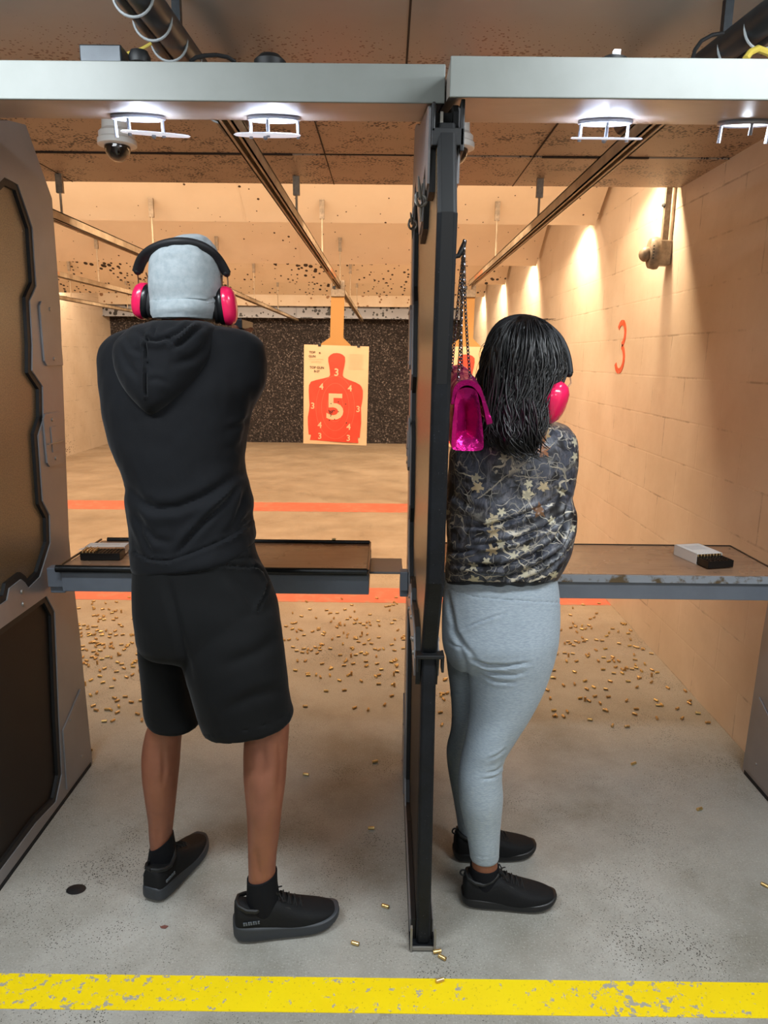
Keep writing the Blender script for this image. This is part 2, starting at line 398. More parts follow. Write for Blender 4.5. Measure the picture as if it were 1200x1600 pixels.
def wall_mat(name, ax, c1='#cdbba6', c2='#c2ae97', spat=0.0):
    """painted concrete blocks; ax = index of the horizontal axis along the wall"""
    m, nt, b = nmat(name); N = NT(nt); x = N.sep()
    v = N.comb(x[ax], x[2], 0.0)
    br = N.n('ShaderNodeTexBrick'); N.set(br.inputs['Vector'], v)
    br.inputs['Scale'].default_value = 1; br.inputs['Brick Width'].default_value = .42; br.inputs['Row Height'].default_value = .21
    br.inputs['Mortar Size'].default_value = .006; br.inputs['Mortar Smooth'].default_value = .6
    br.inputs['Color1'].default_value = (1, 1, 1, 1); br.inputs['Color2'].default_value = (.9, .9, .9, 1); br.inputs['Mortar'].default_value = (0, 0, 0, 1)
    n1 = N.noise(2.2, 5, .65)
    c = N.mix(N.ramp(n1, [(.35, 0.0), (.65, 1.0)]), srgb(c1), srgb(c2))
    cr = N.math('MULTIPLY', N.math('SUBTRACT', 1.0, br.outputs['Color']), N.ramp(N.noise(5, 6, .7), [(.50, 0.0), (.62, 1.0)]))
    c = N.mix(N.math('MULTIPLY', cr, .55), c, srgb('#6d5c48'))
    if spat:
        vv = N.vor(26); k = N.math('LESS_THAN', vv, N.math('MULTIPLY', N.ramp(N.noise(1.3, 3), [(.45, 0.0), (.75, 1.0)]), spat))
        c = N.mix(k, c, srgb('#3c2a1c'))
    scf = N.ramp(N.noise(1, 5, .7, vec=N.mapping(scale=(30, 3.0, 30))), [(.66, 0.0), (.74, .35)])
    c = N.mix(scf, c, srgb('#8d7558'))
    nt.links.new(c, b.inputs['Base Color']); b.inputs['Roughness'].default_value = .42
    h = N.math('ADD', N.math('MULTIPLY', br.outputs['Color'], .6), N.math('MULTIPLY', N.noise(14, 5), .5))
    nt.links.new(N.bump(h, .22, .005), b.inputs['Normal'])
    return m
M['wall_r'] = wall_mat('painted_block_wall', 1, spat=.08)
M['wall_l'] = wall_mat('painted_block_wall_spattered', 1, spat=.3)
M['wall_n'] = wall_mat('painted_block_wall_rear', 0, '#b9b7b0', '#a9a7a0')

def floor_mat():
    m, nt, b = nmat('worn_concrete'); N = NT(nt); x = N.sep()
    far = N.ramp(N.math('MULTIPLY_ADD', x[1], .25, -.60), [(0, 0.0), (.5, 1.0)])   # slight dirt plus warm range light painted into the floor beyond the benches
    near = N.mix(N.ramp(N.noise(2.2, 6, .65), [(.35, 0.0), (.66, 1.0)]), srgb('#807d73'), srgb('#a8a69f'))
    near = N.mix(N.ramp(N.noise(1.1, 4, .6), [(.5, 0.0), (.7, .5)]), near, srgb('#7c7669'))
    dirt_warmlit = N.mix(N.ramp(N.noise(1.6, 6, .7), [(.35, 0.0), (.66, 1.0)]), srgb('#8f7a62'), srgb('#a8947c'))
    c = N.mix(far, near, dirt_warmlit)
    pit = N.math('LESS_THAN', N.vor(150), N.math('MULTIPLY', N.ramp(N.noise(1.9, 5, .65), [(.38, 0.0), (.70, 1.0)]), .36))
    pit2 = N.math('LESS_THAN', N.vor(42), N.math('MULTIPLY', N.ramp(N.noise(1.3, 3), [(.45, 0.0), (.8, 1.0)]), .14))
    c = N.mix(pit, c, srgb('#3d3932')); c = N.mix(pit2, c, srgb('#4a3c30'))
    spk = N.noise(190, 3, .6); c = N.mix(N.ramp(spk, [(.56, 0.0), (.72, .5)]), c, srgb('#c0beb6'))
    c = N.mix(N.ramp(spk, [(.28, .5), (.42, 0.0)]), c, srgb('#605c54'))
    ck = N.vor(.55, 'DISTANCE_TO_EDGE', vec=N.mix(.25, N.co, N.noise(3, 6, .75, col=True)))
    c = N.mix(N.math('MULTIPLY', N.math('LESS_THAN', ck, .0022), N.ramp(N.noise(1.2, 2), [(.48, 0.0), (.60, .35)])), c, srgb('#4d4437'))
    nt.links.new(c, b.inputs['Base Color'])
    nt.links.new(N.ramp(N.noise(3, 4), [(.3, .42), (.7, .7)]), b.inputs['Roughness'])
    nt.links.new(N.bump(N.noise(80, 5, .7), .25, .003), b.inputs['Normal'])
    return m
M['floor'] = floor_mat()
def stripe_mat(name, c1, c2, under, lo, hi, scale):
    m, nt, b = nmat(name); N = NT(nt)
    c = N.mix(N.noise(5, 4), srgb(c1), srgb(c2))
    big = N.ramp(N.noise(2.2, 2), [(.40, 0.0), (.70, .10)])
    k = N.ramp(N.math('ADD', N.noise(scale, 5, .7), big), [(lo, 0.0), (hi, 1.0)])
    c = N.mix(k, c, srgb(under))
    c = N.mix(N.ramp(N.noise(scale * 2.7, 4, .7), [(.62, 0.0), (.66, .6)]), c, srgb('#a88f20') if 'yellow' in name else srgb(c2))
    nt.links.new(c, b.inputs['Base Color']); b.inputs['Roughness'].default_value = .45
    nt.links.new(N.bump(k, -.4, .001), b.inputs['Normal'])
    return m
M['yellow'] = stripe_mat('worn_yellow_paint', '#f0d800', '#e6c400', '#a09c8c', .625, .65, 38)
M['redline'] = stripe_mat('faded_red_floor_paint', '#d0644a', '#c46f56', '#a98c70', .52, .80, 12)
def spatmat(name, c1, c2, sc, rad, sp, rough=.6, rad2=.0):
    m, nt, b = nmat(name); N = NT(nt)
    c = N.mix(N.ramp(N.noise(1.4, 5, .6), [(.3, 0.0), (.7, 1.0)]), srgb(c1), srgb(c2))
    k = N.math('LESS_THAN', N.vor(sc), N.math('MULTIPLY', N.ramp(N.noise(sc * .11, 3, .6), [(.34, 0.0), (.66, 1.0)]), rad))
    c = N.mix(k, c, srgb(sp))
    if rad2:
        k = N.math('LESS_THAN', N.vor(sc * .38, vec=N.mix(.06, N.co, N.noise(20, 3, col=True))), N.math('MULTIPLY', N.ramp(N.noise(sc * .06, 3, .6), [(.45, 0.0), (.75, 1.0)]), rad2))
        c = N.mix(k, c, srgb(sp))
    nt.links.new(c, b.inputs['Base Color']); b.inputs['Roughness'].default_value = rough
    nt.links.new(N.bump(N.noise(30, 5), .15, .004), b.inputs['Normal'])
    return m
M['ceil'] = spatmat('spattered_ceiling_board', '#a5907a', '#98836d', 78, .52, '#2b1b14', .5, .24)
M['baffle'] = spatmat('cream_baffle_board', '#d3bfa6', '#c9b297', 15, .17, '#3a281c', .6)
M['bafflefar'] = spatmat('cream_spattered_baffle_board', '#cdb79c', '#c1a98c', 15, .42, '#2b1c14', .6, .2)
M['deflect'] = spatmat('grey_steel_deflector', '#9a9aa0', '#8b8c93', 15, .62, '#1c1a1a', .45)
M['deflhi'] = spatmat('pitted_pale_plaster', '#d6c6b2', '#c4ab8b', 11, .42, '#8a6647', .7, .3)
def nearceil():
    m, nt, b = nmat('sooty_grey_ceiling_board'); N = NT(nt); x = N.sep()
    c = N.mix(N.ramp(N.noise(1.6, 5, .6), [(.3, 0.0), (.7, 1.0)]), srgb('#8b908e'), srgb('#7b7f7c'))
    g = N.ramp(N.math('MULTIPLY_ADD', x[1], 1.0, -1.4), [(.62, 0.0), (.92, 1.0)])   # residue builds up towards the lanes
    g2 = N.math('MULTIPLY', g, 1.0)
    c = N.mix(N.math('MULTIPLY', g2, .4), c, srgb('#8c6a52'))
    k = N.math('LESS_THAN', N.vor(70), N.math('MULTIPLY', N.math('MULTIPLY_ADD', g2, .42, .05), N.ramp(N.noise(5, 4, .6), [(.35, .2), (.65, 1.0)])))
    c = N.mix(k, c, srgb('#4b2a1e'))
    nt.links.new(c, b.inputs['Base Color']); b.inputs['Roughness'].default_value = .32
    return m
M['nearceil'] = nearceil()
def rubber():
    m, nt, b = nmat('rubber_granulate_backstop'); N = NT(nt)
    n1 = N.noise(34, 6, .8); 
    c = N.ramp(n1, [(.38, srgb('#120f0f')), (.50, srgb('#2b2423')), (.575, srgb('#4a403d')), (.64, srgb('#b9aca6'))])
    c = N.mix(N.ramp(N.noise(1.5, 4), [(.3, .25), (.7, 0.0)]), c, srgb('#1c1718'))
    nt.links.new(c, b.inputs['Base Color']); b.inputs['Roughness'].default_value = .9
    nt.links.new(N.bump(n1, .8, .03), b.inputs['Normal'])
    return m
M['rubber'] = rubber()
def benchtop():
    m, nt, b = nmat('glossy_brown_bench_top'); N = NT(nt)
    c = N.ramp(N.noise(1, 5, .65, .8, vec=N.mapping(scale=(3, 26, 3))), [(.3, srgb('#8b6a52')), (.55, srgb('#9b7a60')), (.75, srgb('#7a5842'))])
    c = N.mix(N.ramp(N.noise(26, 5, .7), [(.62, 0.0), (.70, .7)]), c, srgb('#3a2a20'))
    nt.links.new(c, b.inputs['Base Color'])
    nt.links.new(N.ramp(N.noise(4, 4), [(.3, .16), (.7, .38)]), b.inputs['Roughness'])
    return m
M['top'] = benchtop()
M['worn'] = pm('worn_bench_edge', '#8a8f96', 0.5, 0.0, var=(16, '#5b4a32', .52, .6))
# ================================================================== ROOM
def struct(name, mb, mat, **kw):
    o = mb.build(name, mat, smooth=False, **kw); o['kind'] = 'structure'; return o
XR, XL, YB, YN = 1.47, -5.0, 13.4, -2.6
CZ = 2.41
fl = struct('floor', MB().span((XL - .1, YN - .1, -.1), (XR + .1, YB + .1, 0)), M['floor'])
wr = struct('wall_right', MB().span((XR, YN, 0), (XR + .12, YB, 3.1)), M['wall_r'])
struct('wall_left', MB().span((XL - .12, YN, 0), (XL, YB, 3.1)), M['wall_l'])
struct('wall_back', MB().span((XL, YB, 0), (XR, YB + .12, 3.1)), M['wall_n'])
struct('wall_front', MB().span((XL, YN - .12, 0), (XR, YN, 3.1)), M['wall_n'])
struct('ceiling', MB().span((XL, YN, CZ), (XR, 2.42, CZ + .1)), M['nearceil'])
lip = MB()
lip.span((XL, 2.425, CZ), (XR, 3.32, CZ + .1)).span((XL, 3.33, CZ - .004), (XR, 3.85, CZ + .1)).span((XL, 3.80, CZ - .004), (XR, 3.85, 3.1))
struct('ceiling', lip, M['ceil'])
struct('ceiling', MB().span((XL, 3.85, 3.1), (XR, YB, 3.2)), M['baffle'])
# joints between the boards of the ceiling
jt = MB()
for X in (-2.4, -1.2, 0.045, 1.02): jt.span((X, 1.2, CZ - .0015), (X + .006, 2.42, CZ + .01))
for X in (-1.6, -.28, .62): jt.span((X, 2.43, CZ - .006), (X + .004, 3.85, CZ + .01))
jt.span((-2.2, 3.322, CZ - .006), (-.42, 3.334, CZ + .01)).span((-.30, 3.322, CZ - .003), (.3, 3.33, CZ + .01)).span((.66, 3.322, CZ - .006), (1.12, 3.336, CZ + .01))
struct('trim_1', jt, M['gapblack'])
def stripe(name, y0, y1, mat, z=.0015, x0=XL, x1=XR):
    return struct(name, MB().span((x0, y0, 0), (x1, y1, z)), mat)
stripe('trim_2', 1.424, 1.524, M['yellow'])
stripe('trim_3', 4.38, 4.68, M['redline'])
stripe('trim_4', 7.15, 7.60, M['redline'])
struct('trim_5', MB().prism([(0, 0), (.10, 0), (0, .10)], lambda u, v, d: Vector((d, YB - u, v)), XL, XR), M['rubber'])

# painted stencil numeral on the right wall (two open bowls)
num = MB()
zc1, zc2, yc = 1.715, 1.565, 4.60
def ribbon(mb, pts, wd, plane, d=.003):
    """flat ribbon along 2-D points"""
    n = len(pts); L = []; Rr = []
    for i, p in enumerate(pts):
        a = pts[max(i - 1, 0)]; b = pts[min(i + 1, n - 1)]; tx, ty = b[0] - a[0], b[1] - a[1]; l = math.hypot(tx, ty) or 1
        nx, ny = -ty / l * wd / 2, tx / l * wd / 2
        L.append((p[0] + nx, p[1] + ny)); Rr.append((p[0] - nx, p[1] - ny))
    mb.prism(L + Rr[::-1], plane, 0, d)
def arc(cx, cy, rx, ry, a0, a1, n=14): return [(cx + rx * math.cos(R(a0 + (a1 - a0) * i / n)), cy + ry * math.sin(R(a0 + (a1 - a0) * i / n))) for i in range(n + 1)]
pl = lambda u, v, d: Vector((XR - d, yc - u, v))
ribbon(num, arc(0, zc1, .072, .070, 150, 94), .034, pl); ribbon(num, arc(0, zc1, .072, .070, 86, -72), .034, pl)
ribbon(num, arc(0, zc2, .082, .078, 74, -86), .034, pl); ribbon(num, arc(0, zc2, .082, .078, -94, -155), .034, pl)
num.build('painted_numeral', M['paintred'], wr, smooth=False)

# ------------------------------------------------------------------ baffles over the lanes
BL = [(5.26, 2.47), (7.25, 2.44), (9.13, 2.45), (11.04, 2.462)]
names = ['nearest sloping cream ceiling baffle above the lanes, first beyond the brown ceiling', 'second sloping cream ceiling baffle counted from the shooting benches', 'third sloping cream ceiling baffle, more spattered than the two before it', 'farthest sloping cream ceiling baffle just before the pitted plaster band']
for i, (yl, zl) in enumerate(BL):
    b = MB(); a = R(36); L = .9
    b.prism([(yl, zl), (yl - L * math.cos(a), zl + L * math.sin(a)), (yl - L * math.cos(a) + .02, zl + L * math.sin(a) + .03), (yl + .025, zl + .02)], lambda u, v, d: Vector((d, u, v)), XL + .002, XR - .035)
    for X in ((-1.0 + .15 * i), -3.4, 1.9):
        if X < XR: b.prism([(yl + .0, zl - .001), (yl - L * math.cos(a), zl + L * math.sin(a) - .001), (yl - L * math.cos(a), zl + L * math.sin(a) - .002), (yl, zl - .003)], lambda u, v, d: Vector((d, u, v)), X, X + .008)
    o = b.build('ceiling_baffle', M['baffle'] if i < 2 else M['bafflefar'], smooth=False, loc=(-1.94, yl - .35, zl))
    tag(o, names[i], 'ceiling baffle', 'sloping baffles across the range ceiling')
df = MB().span((XL, 12.75, 2.42), (XR, 12.80, 3.1))
tag(df.build('plaster_band', M['deflhi'], smooth=False, loc=(-1.9, 12.75, 2.42)), 'pale pitted band above the grey deflector at the far end of the range', 'ceiling band')
df = MB().span((XL, 12.90, 2.235), (XR, 12.97, 2.45)).span((XL, 12.86, 2.225), (XR, 12.99, 2.24))
for X in (-4.2, -2.9, -1.62, -.28, 1.0): df.span((X, 12.885, 2.24), (X + .012, 12.90, 2.44))
tag(df.build('steel_deflector', M['deflect'], smooth=False, loc=(-1.9, 12.9, 2.24)), 'grey steel deflector strip spattered black above the rubber backstop', 'deflector')
bs = MB().span((XL, 13.2, 0), (XR, 13.38, 2.26))
tag(bs.build('rubber_backstop', M['rubber'], smooth=False, loc=(-1.9, 13.25, 0)), 'dark rubber granulate backstop wall at the far end of the range', 'backstop')

# ------------------------------------------------------------------ canopy beams with lamps
def canopy(x0, x1, yf, zf, zt, label):
    zr = lambda y: 1.731 + .2075 * y
    org = ((x0 + x1) / 2, yf, zf)
    t = thing('canopy_beam', org, label, 'beam', 'canopy beams over the firing line')
    b = MB().prism([(yf + .004, zr(yf) + .004), (2.0, zr(2.0)), (2.0, zr(2.0) + .05), (yf + .10, zt), (yf + .004, zt)], lambda u, v, d: Vector((d, u, v)), x0 + .001, x1 - .001)
    b.build('underside_panel', M['beam_under'], t, smooth=False)
    MB().span((x0, yf - .004, zr(yf) - .002), (x1, yf + .003, zt)).build('front_fascia', M['beam'], t, smooth=False, bevel=.002)
    return t
cl = canopy(-2.3, .112, 1.602, 2.063, 2.134, 'grey canopy beam over the left stall, carrying two lit disc lamps')
cr = canopy(.114, XR - .002, 1.502, 2.043, 2.112, 'grey canopy beam over the right stall, set slightly forward of the left beam')
zu = lambda y: 1.731 + .2075 * y

def disc_lamp(cx, low, label, power=1.2, rx=.060):
    """cx: ring centre x; low: None or (x offset, radius, roll)"""
    Y = 1.915; q = Matrix.Rotation(math.atan(.2075), 3, 'X'); z = zu(Y)
    t = thing('disc_lamp', (cx, Y, z), label, 'lamp', 'disc lamps under the canopy')
    c = Vector((cx, Y, z)); nrm = q @ Vector((0, 0, -1))
    b = MB(); b.torus(c + nrm * .004, rx, .006, M=q, n=40); b.build('trim_ring', M['lampwhite'], t)
    b = MB(); b.lathe(c + nrm * .003, [(0, -.002), (rx * .86, -.002), (rx * .9, 0), (rx * .86, .004), (0, .004)], ax=nrm, n=40)
    b.build('diffuser', M['lampglow'], t)
    for ang in (180, 0, 262):
        p = c + q @ Vector((rx * math.cos(R(ang)) * .98, rx * math.sin(R(ang)) * .9, 0))
        ln = .048 if low or ang != 262 else .034
        MB().cyl(p, p + nrm * ln, .0036, 10, .0046).build('support_pin', M['lampwhite'], t)
    if low:
        lc = c + nrm * .045 + Vector((low[0], -.02, 0)); qq = Matrix.Rotation(R(low[2]), 3, 'Y') @ Matrix.Rotation(math.atan(.2075) + R(low[3]), 3, 'X')
        d = MB(); d.lathe((0, 0, 0), [(0, -.002), (low[1] * .95, -.0025), (low[1], 0), (low[1] * .95, .0025), (0, .002)], n=48)
        d.xform(Matrix.Translation(lc) @ qq.to_4x4()); d.build('lower_disc', M['lampdisc'], t)
        MB().ball(lc + Vector((-.005, 0, -.006)), .006, 10, 6).build('centre_nut', M['lampwhite'], t)
    l = bpy.data.lights.new('disc_lamp_light', 'AREA'); l.shape = 'DISK'; l.size = rx * 1.7; l.energy = power * .8; l.color = (.78, .87, 1)
    o = bpy.data.objects.new('disc_lamp_light', l); COL.objects.link(o); o.location = c + nrm * .010
    o.rotation_euler = nrm.to_track_quat('-Z', 'Y').to_euler()
    l = bpy.data.lights.new('disc_lamp_glow', 'POINT'); l.shadow_soft_size = .01; l.energy = .12; l.color = (.78, .87, 1)
    o = bpy.data.objects.new('disc_lamp_glow', l); COL.objects.link(o); o.location = c + nrm * .022
    return t
pxX = lambda px: at(px, 187, Y=1.915).x
disc_lamp(pxX(216), (.045, .083, 3, 1), 'leftmost disc lamp under the left canopy, its lower disc shifted and tilted')
disc_lamp(pxX(428), (-.015, .082, 0, 1), 'disc lamp under the left canopy, right of the person in the grey beanie')
disc_lamp(pxX(946), (.002, .086, 0, 4), 'disc lamp under the right canopy with an almost edge-on lower disc')
disc_lamp(pxX(1166), None, 'disc lamp at the right edge whose lower disc is missing')

# ------------------------------------------------------------------ things above the canopy
def conduit(px0, px1, label, r=.034):
    # runs along the lane direction below the ceiling
    a = at(*px0, Z=2.30); b = Vector((a.x + (at(*px1, Z=2.30).x - a.x), at(*px1, Z=2.30).y, 2.30))
    dr = (b - a).normalized(); a = a - dr * .7; b = b + dr * .5
    t = thing('service_pipe', (a + b) / 2, label, 'pipe')
    MB().cyl(a, b, r, 24).build('pipe', M['pipe'], t)
    off = Vector((-.035, 0, -.02)) if px0[0] < 600 else Vector((.035, 0, -.02))
    MB().tube([a + off + Vector((0, (b - a).y * k / 10, .006 * math.sin(k * 1.7))) + Vector(((b - a).x * k / 10, 0, 0)) for k in range(11)], .013, 10).build('cable', M['pipe'], t)
    for k in range(9):
        c = a.lerp(b, .28 + k * .075)
        MB().torus(c + off * .35, r * 1.28, .003, ax=dr, n=28, m=6).build('cable_tie', M['pipe_hi'], t)
    MB().span((a.lerp(b, .6).x - .01, a.lerp(b, .6).y - .01, 2.33), (a.lerp(b, .6).x + .01, a.lerp(b, .6).y + .01, CZ)).build('hanger', M['pipe'], t, smooth=False)
    return t
conduit((228, 0), (300, 97), 'dark grey pipe with white cable ties above the left canopy')
conduit((1195, 30), (1105, 97), 'dark grey pipe with cables above the right canopy, at the right edge')
def onbeam(px, py, Y=1.72): return at(px, py, Y=Y)
p = onbeam(165, 92); t = thing('junction_box', p, 'small grey metal box lying on the left canopy beside the pipe', 'box')
MB().box(p, (.09, .06, .035)).build('case', M['pipe'], t, smooth=False, bevel=.003)
p2 = onbeam(218, 90); MB().lathe(p2 + Vector((0, 0, -.012)), [(0, 0), (.022, 0), (.024, .012), (.018, .024), (0, .026)]).build('knob', M['black'], t)
p = onbeam(422, 97); tag(MB().lathe(p + Vector((0, 0, -.02)), [(0, 0), (.033, 0), (.035, .02), (.022, .032), (0, .034)], n=30).build('lamp_driver', M['black'], loc=p), 'round black lamp housing on top of the left canopy', 'lamp housing')
p = onbeam(957, 93); t = thing('lamp_driver', p, 'round housing with a small bright light on top of the right canopy', 'lamp housing')
MB().lathe(p + Vector((0, 0, -.02)), [(0, 0), (.03, 0), (.032, .018), (.02, .024), (0, .026)], n=30).build('case', M['black'], t)
MB().box(p + Vector((.005, -.01, .009)), (.014, .012, .01)).build('bulb', M['lampglow'], t, smooth=False)
l = bpy.data.lights.new('housing_light', 'SPOT'); l.energy = .9; l.color = (.85, .92, 1); l.spot_size = R(28); l.shadow_soft_size = .004
o = bpy.data.objects.new('housing_light', l); COL.objects.link(o); o.location = p + Vector((.005, 0, .03)); o.rotation_euler = (R(192), 0, 0)
def cable(pts, r, mat, label, Y=1.75):
    P = [at(x, y, Y=Y + i * .01) for i, (x, y) in enumerate(pts)]
    tag(MB().tube(P, r, 8).build('cable', mat, loc=P[0]), label, 'cable')
cable([(298, 96), (306, 90), (320, 87), (338, 86), (355, 89), (368, 97)], .0045, M['black'], 'black cable arching over the left canopy beside the pipe')
cable([(165, 96), (185, 88), (205, 82), (222, 76), (236, 68)], .0035, M['yellow_cable'], 'yellowed cable running from the metal box up to the pipe')
cable([(1082, 92), (1086, 78), (1096, 64), (1112, 55), (1130, 52)], .0045, M['black'], 'black cable curling down beside the pipe at the right edge')
cable([(1165, 92), (1172, 82), (1184, 76), (1200, 82), (1212, 92)], .0075, M['yellow_cable'], 'yellow cable tangle on the right canopy at the right edge')

# ------------------------------------------------------------------ dome cameras
def dome(px, py, Y, label):
    c = at(px, py, Y=Y); t = thing('dome_camera', (c.x, Y, CZ), label, 'security camera', 'dome cameras under the ceiling')
    top = CZ
    MB().lathe((c.x, Y, top - .125), [(0, 0), (.056, 0), (.062, .006), (.062, .04), (.050, .052), (.046, .125), (0, .125)], n=40).build('housing', M['white'], t)
    MB().lathe((c.x, Y, top - .128), [(.060, .0), (.0675, .003), (.0675, .020), (.062, .026)], n=40).build('trim_ring', M['white'], t)
    MB().lathe((c.x, Y, top - .178), [(0, 0), (.016, .002), (.030, .011), (.041, .026), (.045, .045), (.045, .055), (0, .055)], n=36).build('dome_cover', M['dome'], t)
    MB().box((c.x - .066, Y, top - .02), (.04, .02, .02)).build('bracket', M['black'], t, smooth=False)
dome(183, 222, 2.76, 'white dome camera under the ceiling left of the leftmost disc lamp')
dome(712, 222, 2.76, 'white dome camera half hidden behind the top of the black-edged divider')

# ------------------------------------------------------------------ stall dividers (left, middle, right): one built, copied
FL, FR = .080, .140            # faces of the middle divider
def Lp(x, y): v = at(x, y, X=-1.13); return (v.y, max(v.z, 0.0))
def Cp(x, y): v = at(x, y, X=FL); return (v.y, max(v.z, 0.0))
frame_out = [(1.545, 2.035), (1.585, 2.052), (2.0, 2.138), Lp(12, 188), Lp(39, 195), Lp(80, 310), Lp(93, 480), Lp(107, 850), (2.47, .55), (2.485, 0.0), (1.66, 0.0),
             (1.66, .055), (2.05, .057), Lp(87, 1253), Lp(96, 1210), Lp(91.5, 1120), Lp(85, 956), Lp(71.5, 931), Lp(0, 982), (1.715, .745), (1.70, .80), (1.76, .845), (1.86, .850), Lp(0, 945),
             Lp(10, 938), Lp(14, 919), Lp(32, 905), Lp(38, 910), Lp(44, 919), Lp(62, 901), Lp(78, 849), Lp(77, 805), Lp(66, 783), Lp(59, 681), Lp(67, 655), Lp(66, 604), Lp(49.5, 579), Lp(50, 540), Lp(46, 470), Lp(56, 447), Lp(50, 356), Lp(27, 288), Lp(6, 277),
             (1.93, 1.86), (1.80, 1.87), (1.74, 1.95), (1.66, 1.96), (1.62, 1.90), (1.56, 1.90)]
post_c = [(1.638, .012), (1.690, .824), (1.545, 1.054), (1.520, 1.497), (1.478, 1.829), (1.555, 2.01)]
div = thing('stall_divider', (.115, 2.0, 0), 'middle stall divider between the two shooters, seen edge-on with worn black edging', 'divider', 'stall dividers of the firing line')
pan = [(1.56, 1.06), (1.535, 1.497), (1.492, 1.829), (1.565, 2.0), (2.0, 2.10), (2.38, 2.20), (2.40, 1.8), (2.43, .90), (2.0, .82), (1.72, .80)]
MB().prism(pan, lambda u, v, d: Vector((d, u, v)), .094, .127).build('upper_panel', M['panel'], div, smooth=False)
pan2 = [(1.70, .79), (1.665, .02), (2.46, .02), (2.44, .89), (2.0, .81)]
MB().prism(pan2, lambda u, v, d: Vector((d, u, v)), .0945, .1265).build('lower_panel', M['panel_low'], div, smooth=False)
def shrink(poly, k):   # offset a little towards the openings so that the gasket shows round the cut-out
    out = []; n = len(poly)
    ar = sum(poly[i][0] * poly[(i + 1) % n][1] - poly[(i + 1) % n][0] * poly[i][1] for i in range(n)); sg = 1 if ar > 0 else -1
    for i in range(n):
        a, b, c = Vector(poly[i - 1]), Vector(poly[i]), Vector(poly[(i + 1) % n])
        d1 = (b - a).normalized(); d2 = (c - b).normalized(); nn = Vector((d1.y + d2.y, -d1.x - d2.x))
        if nn.length < 1e-6: nn = Vector((d1.y, -d1.x))
        nn.normalize(); out.append(tuple(b + nn * k * sg))
    return out
gas = []
for i, q in enumerate(shrink(frame_out, .022)):
    y, z = q; y = min(y, 2.46 if z < 1.5 else 2.40) if frame_out[i][0] > 2.2 and i < 10 else y
    gas.append((max(y, 1.56), min(max(z, .004), frame_out[i][1] if i < 7 else 9)))
for (x0, x1) in ((.0815, .0935), (.1275, .1385)):
    MB().prism(gas, lambda u, v, d: Vector((d, u, v)), x0, x1).build('gasket', M['gasket'], div, smooth=False)
for (x0, x1) in ((FL - .0025, .0822), (.1378, FR + .0025)):
    MB().prism(frame_out, lambda u, v, d: Vector((d, u, v)), x0, x1).build('frame_plate', M['frame'], div, smooth=False)
# black worn edging post facing the shooters
seg = []
def post(pts, wd, dp, mat, nm):
    rings = []
    for i, (y, z) in enumerate(pts):
        x0, x1 = .114 - wd / 2, .114 + wd / 2; e = .006
        rings.append([(x0 + e, y - dp / 2, z), (x1 - e, y - dp / 2, z), (x1, y - dp / 2 + e, z), (x1, y + dp / 2, z), (x0, y + dp / 2, z), (x0, y - dp / 2 + e, z)])
    MB().loft(rings).build(nm, mat, div, smooth=False, bevel=.002)
post(post_c[3:], .038, .022, M['black'], 'edge_post')
post([(post_c[1][0], post_c[1][1]), post_c[2], post_c[3], (1.492, 1.72), (1.478, 1.829)], .0405, .022, M['blackpaint'], 'edge_post')
post([post_c[0], post_c[1]], .038, .026, M['blackpaint'], 'edge_post')
# top bracket
tb = MB(); tb.span((.083, 1.535, 1.965), (.148, 1.61, 1.998)).span((.083, 1.535, 1.99), (.090, 1.61, 2.045)).span((.140, 1.535, 1.955), (.148, 1.61, 2.05)).span((.083, 1.60, 1.99), (.148, 1.61, 2.045))
tb.build('top_bracket', M['black'], div, smooth=False, bevel=.002)
MB().span((.10, 1.545, 2.0), (.106, 1.56, 2.03)).build('latch', M['steel'], div, smooth=False)
# middle bracket where the edge steps back
mbk = MB(); mbk.span((.080, 1.665, .812), (.152, 1.70, .822)).span((.080, 1.668, .775), (.087, 1.705, .822)).span((.145, 1.668, .775), (.152, 1.705, .822))
mbk.build('hinge_bracket', M['black'], div, smooth=False, bevel=.002)
